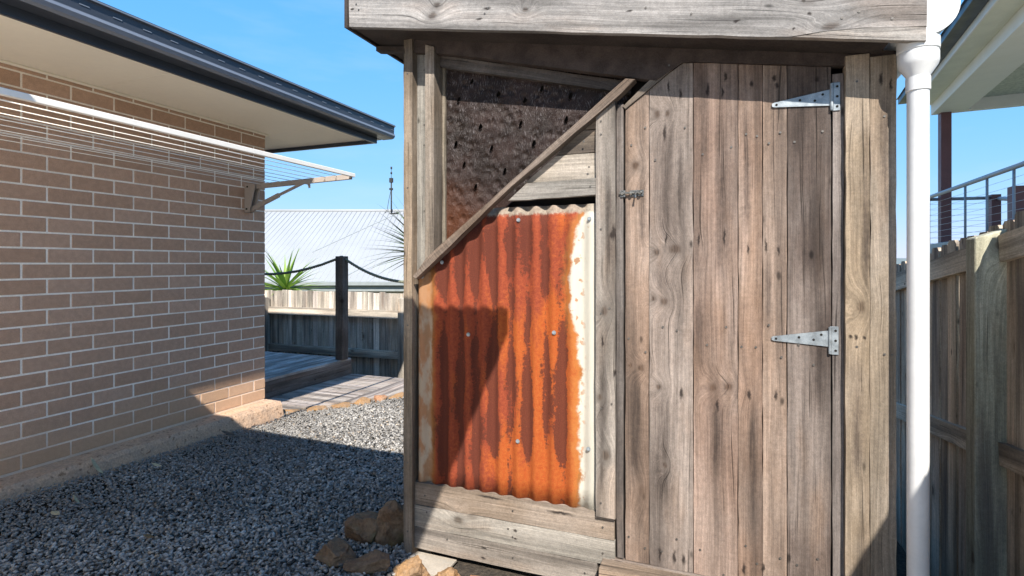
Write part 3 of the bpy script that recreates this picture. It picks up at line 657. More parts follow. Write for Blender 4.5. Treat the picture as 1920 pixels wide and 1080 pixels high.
# barrel bolt
bo = bmesh.new(); box(bo, -.328, -.277, 2.0685, 2.0715, 1.522, 1.545); box(bo, -.362, -.344, 2.061, 2.0655, 1.520, 1.545)
tube(bo, [(-.366, 2.060, 1.534), (-.281, 2.060, 1.536)], .0045, 10)
for xx in (-.354, -.322, -.290): tube(bo, [(xx-.004, 2.0605, 1.534), (xx+.004, 2.0605, 1.534)], .0085, 10)
tube(bo, [(-.304, 2.058, 1.535), (-.304, 2.048, 1.522), (-.304, 2.046, 1.514)], [.003, .0035, .0045], 8)
link('barrel_bolt', fin(bo, 'barrel_bolt'), M['bolt'], door)
# right-hand posts, threshold
fb('front_post', rect(.3725, .4395, -.03, 1.948), YP, .05, shed, (.52, .40, .285), mat=M['post_wood'])
fb('front_post', rect(.4415, .512, -.03, 1.935), YP+.001, .05, shed, (.48, .38, .285), mat=M['post_wood'])
plank('threshold', (-.43, 2.045, .142), (.37, 2.045, .142), (0, 1, 0), .10, .06, M['wood'], shed, (.55, .42, .32))
plank('floor_edge', (-.40, 2.088, .1465), (.36, 2.088, .1465), (0, 1, 0), .05, .03, M['wood_plain'], shed, (.40, .32, .26))
# side and back cladding, floor
nb = 11
for k in range(nb):
    ya = YP+.08+(SB-YP-.08)*k/nb; yb = YP+.08+(SB-YP-.08)*(k+1)/nb-.003
    plank('side_board', (-1.290, (ya+yb)/2, .03), (-1.290, (ya+yb)/2, 2.235), (0, 1, 0), yb-ya, .02, M['wood'], shed, (.38, .31, .25)).name
    me = board_mesh([(0, 0), (1.90, 0), (1.90, yb-ya), (0, yb-ya)], .02)
    link('side_board', me, M['wood'], shed, mw=frame((.506, ya, .03), (0, 0, 1), (0, 1, 0)), color=tint((.38, .31, .25)))
for k in range(14):
    xa = -1.30+k*.129
    plank('back_board', (xa+.064, SB, .03), (xa+.064, SB, roof_z(xa+.129)-.02), (-1, 0, 0), .126, .02, M['wood'], shed, (.38, .31, .25))
boxo('floor', M['dark'], shed, -1.26, .50, 2.10, SB-.03, .06, .10, 0)
fb('bearer', rect(-1.26, -1.20, -.03, .03), 2.10, .06, shed, (.30, .25, .18), 0)
# roof: soffit lining, deck, fascia, barge, gutter, downpipe
bm = bmesh.new()
def slab(bm, xa, xb, ya, yb, off, th):
    v = []
    for dz in (0, th):
        for (x, y) in ((xa, ya), (xb, ya), (xb, yb), (xa, yb)): v.append(bm.verts.new((x, y, roof_z(x)+off+dz)))
    for f in ((0, 3, 2, 1), (4, 5, 6, 7), (0, 1, 5, 4), (1, 2, 6, 5), (2, 3, 7, 6), (3, 0, 4, 7)): bm.faces.new([v[i] for i in f])
slab(bm, -1.497, .470, 1.922+.026, SB+.12, .004, .015); link('soffit_lining', fin(bm, 'soffit_lining'), M['dark_soffit'], shed)
bm = bmesh.new(); slab(bm, -1.52, .53, 1.90, SB+.15, .205, .03); link('roof_sheet', fin(bm, 'roof_sheet'), M['charcoal'], shed)
fz = lambda x, d: (x, roof_z(x)+d)
fb('fascia', [fz(-1.4986, 0), fz(.20, 0), fz(.29, .020), fz(.40, .034), fz(.556, .040), fz(.556, .195), fz(-1.4986, .195)], 1.922, .024, shed, (.53, .50, .47), -10, mat=M['fascia_wood'], bev=.002)
fb('fascia_strip', [fz(.205, -.0005), fz(.5545, -.002), fz(.5545, .0385), fz(.40, .0325), fz(.29, .0185)], 1.9225, .023, shed, (.54, .50, .46), -10, bev=.001)
prism('barge_board', M['dark_soffit'], shed, [(-1.517, 2.283), (-1.5005, 2.280), (-1.5005, 2.47), (-1.517, 2.473)], 1.915, SB+.12)
prism('side_plate', M['dark_soffit'], shed, [(-1.50, 2.255), (-1.32, 2.225), (-1.32, 2.25), (-1.50, 2.278)], 2.12, 2.16)
# nail and screw heads
bm = bmesh.new(); nl = []
for i in range(6):
    xa = (de[i]+de[i+1])/2
    for z in (1.72, .99, .22):
        for s in (-1, 1): nl.append((xa+s*random.uniform(.012, (de[i+1]-de[i])*.36), 2.070, z+random.uniform(-.07, .07)))
nl += [(-.433, YP-.002, z) for z in (1.81, 1.76, 1.40, 1.08, .72, .36)]+[(-.40, YP-.002, 1.10), (-.392, YP-.002, .74)]
nl += [(-1.285, YP, z) for z in (2.10, 1.60, 1.0, .4, .1)]+[(-1.225, 2.088, z) for z in (2.12, 1.88, 1.79, 1.5)]
nl += [(.404, YP, 1.86), (.48, YP, 1.74), (.404, YP, 1.0), (.48, YP, .98), (.50, YP, .98), (.40, YP, .2), (.48, YP, .15)]
for (x, z) in [(-1.21, .26), (-.80, .262), (-.43, .26), (-1.20, .19), (-.80, .155), (-.43, .16), (-.82, .185), (-.80, .07), (-.50, .07), (-1.1, .09)]: nl.append((x, kb_y-.0005, z))
for (x, z) in [(-.785, 1.565), (-.475, 1.565), (-.48, 1.64), (-.50, 1.74)]: nl.append((x, 2.0515, z))
for x in (-1.46, -1.447, -.86, -.845, -.25, -.10, .34, .385, .47): nl.append((x, 1.9215, roof_z(x)+.075+random.uniform(-.015, .03)))
nl.append((-.185, 2.0615, 1.995))
discs(bm, nl, .0040, .0016); nh = link('nail_head', fin(bm, 'nail_head'), M['screw'], shed); nh['kind'] = 'stuff'
# half-round gutter with end cap
GC = (.562, 2.030); gr_ = .080
prof = [(GC[0]+gr_*math.cos(a), GC[1]+gr_*math.sin(a)) for a in [math.pi+math.pi*k/18 for k in range(19)]]
prof += [(GC[0]+gr_, GC[1]+.035), (GC[0]+gr_-.004, GC[1]+.035), (GC[0]+gr_-.004, GC[1])]
prof += [(GC[0]+(gr_-.003)*math.cos(a), GC[1]+(gr_-.003)*math.sin(a)) for a in [2*math.pi-math.pi*k/18 for k in range(1, 19)]]
sg = prism('gutter', M['white_pvc'], shed, prof, 1.952, SB+.1)
cap = [(GC[0]+(gr_+.002)*math.cos(a), GC[1]+(gr_+.002)*math.sin(a)) for a in [math.pi+math.pi*k/18 for k in range(19)]]+[(GC[0]+gr_+.002, GC[1]+.04), (GC[0]-gr_, GC[1]+.04)]
prism('end_cap', M['white_pvc'], sg, cap, 1.947, 1.957)
PX, PY = .5515, 1.985
def lathe(name, prof, parent, seg=40):
    bm = bmesh.new(); rings = [[bm.verts.new((PX+r*math.cos(2*math.pi*k/seg), PY+r*math.sin(2*math.pi*k/seg), z)) for k in range(seg)] for r, z in prof]
    for a, b in zip(rings, rings[1:]):
        for k in range(seg): bm.faces.new((a[k], a[(k+1) % seg], b[(k+1) % seg], b[k]))
    bm.faces.new(rings[0][::-1]); bm.faces.new(rings[-1])
    o = link(name, fin(bm, name), M['white_pvc'], parent)
    for f in o.data.polygons: f.use_smooth = len(f.vertices) == 4
    try: o.data.set_sharp_from_angle(angle=R(35))
    except Exception: pass
    return o
dp = lathe('downpipe', [(.0285, -.45), (.0285, 1.80)], shed)
lathe('pipe_collar', [(.0292, 1.792), (.0318, 1.793), (.0318, 1.833), (.0295, 1.834)], dp)
lathe('rain_hopper', [(.029, 1.828), (.031, 1.838), (.050, 1.868), (.053, 1.880), (.053, 1.905), (.0515, 1.907), (.0515, 1.911), (.0545, 1.913), (.0545, 1.946), (.050, 1.950)], dp)

# ------------------------------------------------------------------ gravel bed and rocks
DG = lambda y: -3.46+(y-3.55)*.716                  # edging line of the boardwalk
bm = bmesh.new(); pr = None
for i in range(13):
    y = .6+i*.23; c = [bm.verts.new((-3.42+q*.08, y, -.02+.075*min(1, max(0, (3.3-y)/1.6))*max(0, 1-max(0, q*.08-.06)/.55)**1.5+.006)) for q in range(9)]
    if pr:
        for q in range(8): bm.faces.new((pr[q], pr[q+1], c[q+1], c[q]))
    pr = c
bk = link('soil_bank', fin(bm, 'soil_bank', True), M['soil']); bk['kind'] = 'structure'
rg = np.random.default_rng(5)
phi = (1+5**.5)/2
ico = np.array([(-1, phi, 0), (1, phi, 0), (-1, -phi, 0), (1, -phi, 0), (0, -1, phi), (0, 1, phi), (0, -1, -phi), (0, 1, -phi), (phi, 0, -1), (phi, 0, 1), (-phi, 0, -1), (-phi, 0, 1)])/math.sqrt(1+phi*phi)
icf = np.array([(0, 11, 5), (0, 5, 1), (0, 1, 7), (0, 7, 10), (0, 10, 11), (1, 5, 9), (5, 11, 4), (11, 10, 2), (10, 7, 6), (7, 1, 8), (3, 9, 4), (3, 4, 2), (3, 2, 6), (3, 6, 8), (3, 8, 9), (4, 9, 5), (2, 4, 11), (6, 2, 10), (8, 6, 7), (9, 8, 1)])
N = 92000
x = rg.uniform(-3.42, -1.24, N); y = rg.uniform(.93, 4.75, N)
keep = ~((y > 3.46) & (x < -3.46+(y-3.55)*.716+.06)) & ~((x > -1.30) & (y > 2.05)) & ~((y > 2.2) & (x > -1.27))
keep &= ~((x < -3.34) & (y < 3.45))
keep &= rg.random(N) < np.where(y < 3.0, 1.0, .92)
x, y = x[keep], y[keep]; N = len(x)
dw = np.clip((x+3.34)/.75, 0, 1)                     # 0 beside the footing
def sm_noise(x, y, s): return np.array([mnoise.noise((float(a)*s, float(b)*s, 3.)) for a, b in zip(x, y)])
ns = sm_noise(x, y, 1.6); nf = sm_noise(x, y, 6.)
dust = np.clip(1.15-dw*1.7+ns*.5+nf*.25, 0, 1)       # fine dusty chips near the wall
size = rg.uniform(.0050, .0100, N)*(1-.38*dust)*rg.choice([1, 1, 1, 1.25], N)
hz = rg.uniform(-.006, .012, N)+ns*.010+.018*np.clip(1-dw*1.2, 0, 1)+.075*np.clip((3.3-y)/1.6, 0, 1)*np.clip(1-(x+3.36)/.55, 0, 1)**1.5
rnd = rg.normal(0, 1, (N, 12, 3))*.16
V = ico[None]*(1+rnd.mean(2, keepdims=True)*1.6)+rnd*.5
V = V*np.stack([rg.uniform(.9, 1.5, N), rg.uniform(.75, 1.1, N), rg.uniform(.45, .75, N)], 1)[:, None, :]*size[:, None, None]
def rotm(ax, a):
    c, s = np.cos(a), np.sin(a); o, i = np.zeros_like(a), np.ones_like(a)
    m = {'x': [[i, o, o], [o, c, -s], [o, s, c]], 'y': [[c, o, s], [o, i, o], [-s, o, c]], 'z': [[c, -s, o], [s, c, o], [o, o, i]]}[ax]
    return np.array(m).transpose(2, 0, 1)
Rm = rotm('z', rg.uniform(0, 6.28, N)) @ rotm('x', rg.normal(0, .45, N)) @ rotm('y', rg.normal(0, .45, N)) @ rotm('z', rg.uniform(0, 6.28, N))
V = np.einsum('nij,nkj->nki', Rm, V)+np.stack([x, y, hz], 1)[:, None, :]
F = (icf[None]+12*np.arange(N)[:, None, None]).reshape(-1, 3)
me = bpy.data.meshes.new('gravel'); me.vertices.add(N*12); me.vertices.foreach_set('co', V.reshape(-1).astype(np.float32))
me.loops.add(len(F)*3); me.loops.foreach_set('vertex_index', F.reshape(-1).astype(np.int32))
me.polygons.add(len(F)); me.polygons.foreach_set('loop_start', (np.arange(len(F))*3).astype(np.int32))
me.update(calc_edges=True)
at = me.attributes.new('stone', 'FLOAT_COLOR', 'POINT')
g_ = np.clip(rg.normal(.21, .10, N), .025, .52)*(1-.28*np.clip(ns*1.4+nf*.5, -.5, 1))
g_ = g_*(1-dust)+dust*np.clip(rg.normal(.24, .035, N), .13, .36)
warm = rg.random(N) < .04
colr = np.stack([g_*np.where(warm, 1.3, 1.05), g_*np.where(warm, 1.05, 1.), g_*np.where(warm, .8, .94), np.ones(N)], 1)
at.data.foreach_set('color', np.repeat(colr, 12, 0).reshape(-1).astype(np.float32))
gv = link('gravel', me, M['gravel']); gv['kind'] = 'stuff'

def rock(name, loc, size, rot, mat, seed, label, group=None, rough=.28):
    bm = bmesh.new(); bmesh.ops.create_icosphere(bm, subdivisions=4, radius=1)
    cuts = []
    rr = random.Random(seed)
    for _ in range(13):
        d = Vector((rr.gauss(0, 1), rr.gauss(0, 1), rr.gauss(0, .8))).normalized(); cuts.append((d, rr.uniform(.52, .85)))
    for v in bm.verts:
        p = v.co.copy()
        for d, h in cuts:
            q = p.dot(d)
            if q > h: p -= d*(q-h)*.95
        p *= 1+rough*.8*mnoise.noise(p*1.3+Vector((seed, 0, 0)))+rough*.42*mnoise.noise(p*3.2+Vector((0, seed, 0)))+rough*.22*mnoise.noise(p*9)
        v.co = p
    for v in bm.verts: v.co = Vector((v.co.x*size[0], v.co.y*size[1], v.co.z*size[2]*.88))
    o = link(name, fin(bm, name, True), M[mat], mw=Matrix.Translation(loc) @ Matrix.Rotation(R(rot), 4, 'Z'))
    try: o.data.set_sharp_from_angle(angle=R(17))
    except Exception: pass
    return tag(o, label, 'rock', group)
G1 = 'edging rocks around the shed corner'
rock('edging_rock', (-1.395, 2.13, .06), (.10, .11, .145), 20, 'rock_brown', 1, 'tall brown rock leaning against the left corner post of the shed', G1)
rock('edging_rock', (-1.535, 2.10, .045), (.125, .09, .085), 30, 'rock_brown', 2, 'mossy brown rock left of the tall one at the shed corner', G1)
rock('edging_rock', (-1.555, 1.90, .018), (.12, .075, .06), -15, 'rock_brown', 13, 'flat brown rock at the edge of the gravel, furthest left of the corner rocks', G1)
rock('edging_rock', (-1.375, 1.885, .020), (.12, .07, .062), 12, 'rock_brown', 4, 'reddish brown rock lying in front of the shed corner post', G1)
rock('edging_rock', (-1.44, 2.32, .04), (.06, .07, .06), 40, 'rock_brown', 5, 'small dark rock behind the corner rocks beside the gravel', G1)
rock('edging_rock', (-1.175, 1.905, .022), (.095, .075, .060), 20, 'rock_tan', 6, 'sunlit ochre rock in front of the pale concrete by the shed', G1)
rock('edging_rock', (-1.03, 1.93, .006), (.085, .06, .05), -10, 'rock_tan', 7, 'low greenish tan rock right of the sunlit ochre rock', G1)
rock('edging_rock', (-.88, 1.95, .0), (.10, .05, .045), 5, 'rock_red', 8, 'red rock under the lowest board of the shed', G1)
cs = link('concrete_block', None, None) if False else None
bm = bmesh.new(); box(bm, -1.33, -1.06, 1.95, 2.10, -.05, -.004); bmesh.ops.bevel(bm, geom=bm.edges[:], offset=.008, segments=2, affect='EDGES')
tag(link('concrete_pad', fin(bm, 'concrete_pad'), M['concrete']), 'pale concrete pad under the left corner of the shed', 'concrete pad')
G2 = 'flat rocks edging the boardwalk'
er = [(545, -3.40, 3.60, (.11, .07, .045), 'rock_tan', 'pale flat rock at the house end of the boardwalk edging'),
      (585, -3.265, 3.74, (.10, .07, .05), 'rock_tan', 'rounded ochre rock second from the house in the boardwalk edging'),
      (640, -3.13, 3.93, (.105, .075, .05), 'rock_tan', 'broad ochre rock in the middle of the boardwalk edging'),
      (670, -3.03, 4.07, (.11, .08, .055), 'rock_tan', 'long orange rock before the reddish one in the boardwalk edging'),
      (700, -2.945, 4.22, (.08, .065, .05), 'rock_red', 'reddish rock between two ochre ones in the boardwalk edging'),
      (735, -2.84, 4.40, (.13, .08, .055), 'rock_tan', 'long ochre rock of the boardwalk edging nearest the shed')]
for i, (_, x_, y_, sz, mt, lb) in enumerate(er): rock('edging_stone', (x_, y_, .012), sz, 52, mt, 20+i, lb, G2)

# fallen leaves
def leaf(name, loc, L, W, rot, tilt, mat, label, curl=.25):
    bm = bmesh.new(); pr = None; n = 7
    for i in range(n+1):
        u = i/n; wd = W*math.sin(math.pi*min(1, u*.96+.03))**.8/2; zz = curl*L*(u-.5)**2*2
        c = (bm.verts.new(((u-.5)*L, -wd, zz+wd*.5)), bm.verts.new(((u-.5)*L, 0, zz)), bm.verts.new(((u-.5)*L, wd, zz+wd*.5)))
        if pr: bm.faces.new((pr[0], c[0], c[1], pr[1])); bm.faces.new((pr[1], c[1], c[2], pr[2]))
        pr = c
    o = link(name, fin(bm, name, True), M[mat], mw=Matrix.Translation(loc) @ Matrix.Rotation(R(rot), 4, 'Z') @ Matrix.Rotation(R(tilt), 4, 'Y') @ Matrix.Rotation(R(tilt*.6), 4, 'X'))
    md = o.modifiers.new('thick', 'SOLIDIFY'); md.thickness = .0006
    return tag(o, label, 'leaf', 'fallen leaves on the gravel')
LEAVES = [((-2.195, 1.355, .030), .062, .012, 25, 5, 'dry_leaf_pale', 'narrow yellow leaf lying flat on the dark gravel'),
          ((-2.42, 1.69, .034), .045, .028, 60, 25, 'dry_leaf', 'small orange brown leaf on the dark gravel'),
          ((-3.33, 2.02, .115), .12, .03, 65, 62, 'dry_leaf_pale', 'curled tan leaf standing against the concrete footing'),
          ((-3.09, 1.78, .06), .07, .026, 85, 60, 'dry_leaf_pale', 'upright pale leaf stuck in the gravel near the wall'),
          ((-3.03, 1.66, .05), .05, .03, 10, 12, 'dry_leaf_pale', 'crumpled pale leaf flat on the dusty gravel'),
          ((-3.16, 2.26, .06), .06, .025, 30, 20, 'dry_leaf_pale', 'straw leaf at the foot of the concrete footing'),
          ((-3.28, 2.86, .06), .09, .04, 55, 25, 'dry_leaf_grey', 'dark curled leaf beside the footing further from the camera')]
for a in LEAVES: leaf('fallen_leaf', *a)

# ------------------------------------------------------------------ deck, boardwalk, rope
DX = -3.885; DZ = .213; DY0, DY1 = 3.58, 5.02
deck = thing('raised_deck', 'raised timber deck with a tall post at its outer corner', 'deck', (-4.6, 4.3, 0))
for k in range(22):
    xa = DX-.045-k*.094
    plank('deck_board', (xa, DY0, DZ), (xa, DY1, DZ), (-1, 0, 0), .088, .022, M['deck'], deck, (.24, .22, .20))
for k, (za, zb_) in enumerate(((.150, .190), (.090, .147), (.012, .087))):
    me = board_mesh([(0, 0), (DY1-DY0+.004, 0), (DY1-DY0+.004, zb_-za), (0, zb_-za)], .03)
    link('side_board', me, M['wood'], deck, mw=frame((DX, DY0, za), (0, 1, 0), (0, 0, 1)), color=tint((.38, .31, .27)))
me = board_mesh([(0, 0), (2.1, 0), (2.1, .175), (0, .175)], .03); link('end_board', me, M['wood'], deck, mw=frame((DX-.03, DY1+.002, .012), (-1, 0, 0), (0, 0, 1)), color=tint((.24, .2, .175)))
def post(name, parent, x, y, z0, z1, s, color, mat='wood'):
    bm = bmesh.new(); box(bm, 0, z1-z0, -s/2, s/2, -s/2, s/2); bmesh.ops.bevel(bm, geom=bm.edges[:], offset=.005, segments=1, affect='EDGES')
    return link(name, fin(bm, name), M[mat], parent, mw=frame((x, y, z0), (0, 0, 1), (0, 1, 0)), color=tint(color))
post('post', deck, DX-.03, 4.90, DZ+.001, 1.35, .10, (.15, .125, .11))
post('post', deck, -6.1, 4.90, DZ+.001, 1.35, .10, (.15, .125, .11))
def rope(p0, p1, sag, label):
    p0 = Vector(p0); p1 = Vector(p1); n = 90; bm = bmesh.new(); L = (p1-p0).length
    for s in range(3):
        pts = []
        for i in range(n+1):
            u = i/n; c = p0.lerp(p1, u)-Vector((0, 0, sag*4*u*(1-u))); a = 2*math.pi*(u*L/.085+s/3); d = (p1-p0).normalized(); sd = d.cross(Vector((0, 0, 1))).normalized(); up = sd.cross(d)
            pts.append(c+(sd*math.cos(a)+up*math.sin(a))*.0085)
        tube(bm, pts, .0095, 6)
    return tag(link('rope', fin(bm, 'rope', True), M['rope']), label, 'rope', 'dark ropes slung between deck posts')
rope((DX-.03, 4.90, 1.345), (-6.1, 4.90, 1.345), .20, 'dark twisted rope sagging left of the deck post above the raised deck')
rope((DX-.03, 4.90, 1.345), (-2.35, 5.05, 1.30), .25, 'dark twisted rope sagging from the deck post towards the shed')
bw = thing('boardwalk', 'low weathered plank boardwalk below the raised deck, edged with rocks', 'boardwalk', (-3.5, 4.3, 0))
SEAM = -3.17
k = 0; y_ = 3.54
while y_ < 5.0:
    ye = min(y_+.088, 5.02); xr0 = min(SEAM, DG(y_)); xr1 = min(SEAM, DG(ye))
    me = board_mesh([(0, 0), (xr0-DX-.004, 0), (xr1-DX-.004, ye-y_-.004), (0, ye-y_-.004)], .03)
    link('plank', me, M['wood'], bw, mw=frame((DX+.004, y_, .035+random.uniform(-.002, .002)), (1, 0, 0), (0, 1, 0)), color=tint((.70, .60, .53), .12))
    y_ = ye+.0; k += 1
for q in range(5):
    xa = SEAM+.004+q*.10; xb = xa+.096; ya = 3.55+(xa+3.46)/.716+.0; yb = 3.55+(xb+3.46)/.716
    if yb > 4.98: break
    me = board_mesh([(0, 0), (5.02-ya, 0), (5.02-ya, -(xb-xa)), (yb-ya, -(xb-xa))], .03)
    link('plank', me, M['wood'], bw, mw=frame((xa, ya, .036), (0, 1, 0), (-1, 0, 0)), color=tint((.70, .60, .54), .08))
post('post', bw, -2.35, 5.05, 0, 1.32, .10, (.15, .125, .11))

# ------------------------------------------------------------------ fences
def palings(parent, n, place, wid, meshes, cols):
    pr_ = []
    for i in range(n):
        mw = place(i); c = tint(random.choice(cols), .13)
        if i < len(meshes): pr_.append(link('paling', meshes[i], M['fence'], parent, mw=mw, color=c))
        else: copy_to(pr_[random.randrange(len(pr_))], parent, mw, c)
def pal_mesh(H, wid, dog=.012):
    w_ = wid/2*random.uniform(.97, 1.02)
    return board_mesh([(0, -w_), (H-dog, -w_), (H, -w_+dog), (H, w_-dog*1.4), (H-dog*1.3, w_), (0, w_)], .015, .002, .0012, 'paling')
bf = thing('back_fence', 'grey paling fence with two rails behind the raised deck', 'fence', (-4.8, 5.85, -.5))
BY = 5.85; MS = [pal_mesh(1.45, .086, .004) for _ in range(5)]
palings(bf, 62, lambda i: frame((-7.0+i*.089, BY+.02+(i % 2)*.004, -.55+random.uniform(-.012, .006)), (0, 0, 1), (-1, 0, 0)), .086, MS, [(.37, .32, .27), (.44, .39, .34), (.32, .28, .24)])
for (xa, xb) in ((-5.90, -3.752), (-3.65, -1.5), (-7.0, -6.0)):
    plank('rail', (xa, BY-.03, .620), (xb, BY-.03, .635), (0, 0, 1), .10, .045, M['fence'], bf, (.44, .38, .32))
    plank('rail', (xa, BY-.03, .110), (xb, BY-.03, .125), (0, 0, 1), .095, .045, M['fence'], bf, (.40, .35, .30))
post('fence_post', bf, -5.95, BY-.055, -.55, .80, .105, (.27, .235, .20), 'fence'); post('fence_post', bf, -3.70, BY-.055, -.55, .84, .10, (.27, .235, .20), 'fence')

rf_ = thing('side_fence', 'tall weathered paling fence running beside the shed under the neighbour house', 'fence', (1.0, 2.5, 0))
ft = lambda y: 1.754-.126*y
MS = [pal_mesh(1.75, .100, .014) for _ in range(6)]
palings(rf_, 76, lambda i: frame((1.0+(i % 2)*.005, 6.0-i*.1045, ft(6.0-i*.1045)-1.75+random.uniform(-.012, .012)), (0, 0, 1), (0, -1, 0)) @ Matrix.Rotation(random.gauss(0, .004), 4, 'Z'), .10, MS, [(.45, .34, .24), (.40, .305, .225), (.50, .385, .275), (.37, .285, .21)])
def frail(ya, yb, off, hgt, col):
    p0 = Vector((.963, ya, ft(ya)+off)); p1 = Vector((.963, yb, ft(yb)+off)); L = (p1-p0).length
    me = board_mesh([(0, -hgt/2), (L, -hgt/2), (L, hgt/2), (0, hgt/2)], .036, .002, .001)
    d = (p0-p1).normalized(); up = Vector((1, 0, 0)).cross(d); up = up if up.z > 0 else -up
    # outward normal is -x
    ax = p1-p0; m = frame(p0, ax, up)
    if m.col[2].x > 0: m = frame(p0, ax, -up)
    link('rail', me, M['fence'], rf_, mw=m, color=tint(col))
for (ya, yb) in ((2.562, -1.8), (2.66, 6.0)):
    frail(ya, yb, -.105, .10, (.42, .35, .26)); frail(ya, yb, -.875, .085, (.41, .34, .26))
bm = bmesh.new(); box(bm, 0, 1.72, -.043, .043, -.0525, .0525)
for v in bm.verts:
    if v.co.x > 1: v.co.x += -.035*(v.co.z/.105)+(.0)
bmesh.ops.bevel(bm, geom=bm.edges[:], offset=.004, segments=1, affect='EDGES')
link('fence_post', fin(bm, 'fence_post'), M['fence'], rf_, mw=frame((.9465, 2.611, -.335), (0, 0, 1), (0, 1, 0)), color=(.34, .325, .24, .37))

# ------------------------------------------------------------------ neighbour house on the right
O = Vector((2.85, 9.69, 0)); an = R(5.4)
NM = Matrix.Translation(O) @ Matrix.Rotation(-an, 4, 'Z')     # local x = away from us to the right, local y = along the eave
ne = thing('neighbour_house', 'white eaved neighbour house with cable railing above the side fence', 'house', (3.6, 6.5, 0))
def nb_(name, mat, *b, bev=.003): return boxo(name, M[mat], ne, *b, bev=bev, mw=NM)
nb_('gutter', 'charcoal', -.40, -.262, -5.6, 0, 3.66, 3.74)
nb_('fascia', 'neigh_white', -.26, -.24, -5.6, -.003, 3.58, 3.72)
nb_('soffit', 'neigh_soffit', -.239, -.002, -5.6, -.005, 3.60, 3.615, bev=0)
nb_('beam', 'neigh_white', 0, .40, -5.6, 0, 3.45, 3.63)
nb_('end_beam', 'neigh_white', .402, 6, -.10, -.002, 3.45, 3.63)
nb_('ceiling', 'neigh_ceiling', .403, 6, -5.6, -.103, 3.61, 3.625, bev=0)
bm = bmesh.new(); q = [bm.verts.new(p) for p in ((-.42, .06, 3.742), (-.42, -5.65, 3.742), (3, -5.65, 4.9), (3, .06, 4.9), (6.4, .06, 3.742), (6.4, -5.65, 3.742))]
bm.faces.new((q[0], q[3], q[2], q[1])); bm.faces.new((q[3], q[4], q[5], q[2])); link('roof', fin(bm, 'roof'), M['charcoal'], ne, mw=NM)
nb_('deck_floor', 'house_wall', -.1, 6, -5.6, .05, 1.40, 1.54)
nb_('house_body', 'neigh_white', 3.2, 6, -5.6, -3.0, -1.5, 3.59, bev=0)
nb_('deck_skirt', 'grey_fascia', 0, 6, -5.6, -.05, -2.5, 1.39, bev=0)
def wbox(name, mat, x, y, s, z0, z1): return boxo(name, M[mat], ne, x-s/2, x+s/2, y-s/2, y+s/2, z0, z1)
wbox('post', 'red_post', 2.995, 9.62, .125, 1.3, 3.452)
wbox('railing_post', 'red_post', 3.64, 9.80, .11, 1.3, 2.26)
wbox('railing_post', 'red_post', 3.21, 8.05, .15, 1.3, 2.17)
def nt_(name, mat, pts, r): return tubeo(name, M[mat], ne, pts, r, 8)
nt_('handrail', 'rail_grey', [(2.70, 4.2, 2.262), (2.832, 9.72, 2.245)], .028)
nt_('handrail', 'rail_grey', [(2.83, 9.72, 2.215), (3.62, 9.80, 2.215)], .024)
nt_('stair_rail', 'rail_grey', [(3.68, 9.78, 2.20), (3.30, 8.12, 2.02)], .028)
for yy in (9.70, 8.32, 7.68, 7.03, 6.38, 5.73):
    xx = 2.832-(9.72-yy)*.0239; nt_('baluster', 'rail_grey', [(xx, yy, 1.50), (xx, yy, 2.24)], .014)
for k in range(8):
    z_ = 1.56+k*.083
    nt_('railing_cable', 'cable', [(2.70, 4.2, z_+.01), (2.832, 9.70, z_)], .0018)
    nt_('railing_cable', 'cable', [(2.84, 9.72, z_), (3.62, 9.80, z_)], .0018)

# ------------------------------------------------------------------ white-roofed house beyond the fence
e_ = Vector((.9323, .3616, 0)); n_ = Vector((-.3616, .9323, 0)); B0 = Vector((-11.35, 13.83, 0))
WR = frame(B0, e_, n_)                            # local x along the eave, y away
wh_ = thing('white_roof_house', 'distant house with a pale corrugated roof beyond the back fence', 'house', (-11.4, 15, -2))
boxo('wall', M['house_wall'], wh_, -9, 10, .5, 12, -3, .62, 0, WR)
boxo('gutter', M['grey_fascia'], wh_, -9.5, 10.5, -.10, .03, .58, .70, .01, WR)
boxo('fascia', M['grey_fascia'], wh_, -9.4, 10.4, .032, .05, .40, .69, 0, WR)
boxo('soffit', M['grey_fascia'], wh_, -9.4, 10.4, .052, .5, .42, .44, 0, WR)
sl_ = math.atan2(2.68, 5.0); LS = math.hypot(2.68, 5.0)
def roofpart(name, pts, mw):
    bm = bmesh.new(); a = [bm.verts.new((*p, 0)) for p in pts]; b = [bm.verts.new((*p, -.03)) for p in pts]; bm.faces.new(a); bm.faces.new(b[::-1])
    for i in range(len(pts)): bm.faces.new((a[i], b[i], b[(i+1) % len(pts)], a[(i+1) % len(pts)]))
    return link(name, fin(bm, name), M['white_roof'], wh_, mw=mw)
RM = WR @ Matrix.Translation((0, -.06, .705)) @ Matrix.Rotation(sl_, 4, 'X')
front = roofpart('roof', [(-9.6, 0), (10.6, 0), (6.5, LS), (-9.6, LS)], RM)
RB = WR @ Matrix.Translation((0, 9.94, .705)) @ Matrix.Rotation(-sl_, 4, 'X')
roofpart('roof', [(-9.6, -LS), (6.5, -LS), (10.6, 0), (-9.6, 0)], RB)
bm = bmesh.new(); ridge = [WR @ Vector((-9.6, 4.94, 3.40)), WR @ Vector((6.5, 4.94, 3.40))]; tube(bm, ridge, .06, 8); link('ridge_cap', fin(bm, 'ridge_cap', True), M['white_roof'], wh_)
bm = bmesh.new()                                  # rows of roofing screws
for r_ in range(7):
    for c_ in range(62):
        xx = -6+c_*.19; yy = .25+r_*.88
        v = [bm.verts.new((xx+.016*math.cos(a), yy+.016*math.sin(a), .002)) for a in [k*math.pi/3 for k in range(6)]]; tp = bm.verts.new((xx, yy, .022))
        for k in range(6): bm.faces.new((v[k], v[(k+1) % 6], tp))
sc_ = link('roof_screw', fin(bm, 'roof_screw'), M['grey_fascia'], wh_, mw=RM); sc_['kind'] = 'stuff'
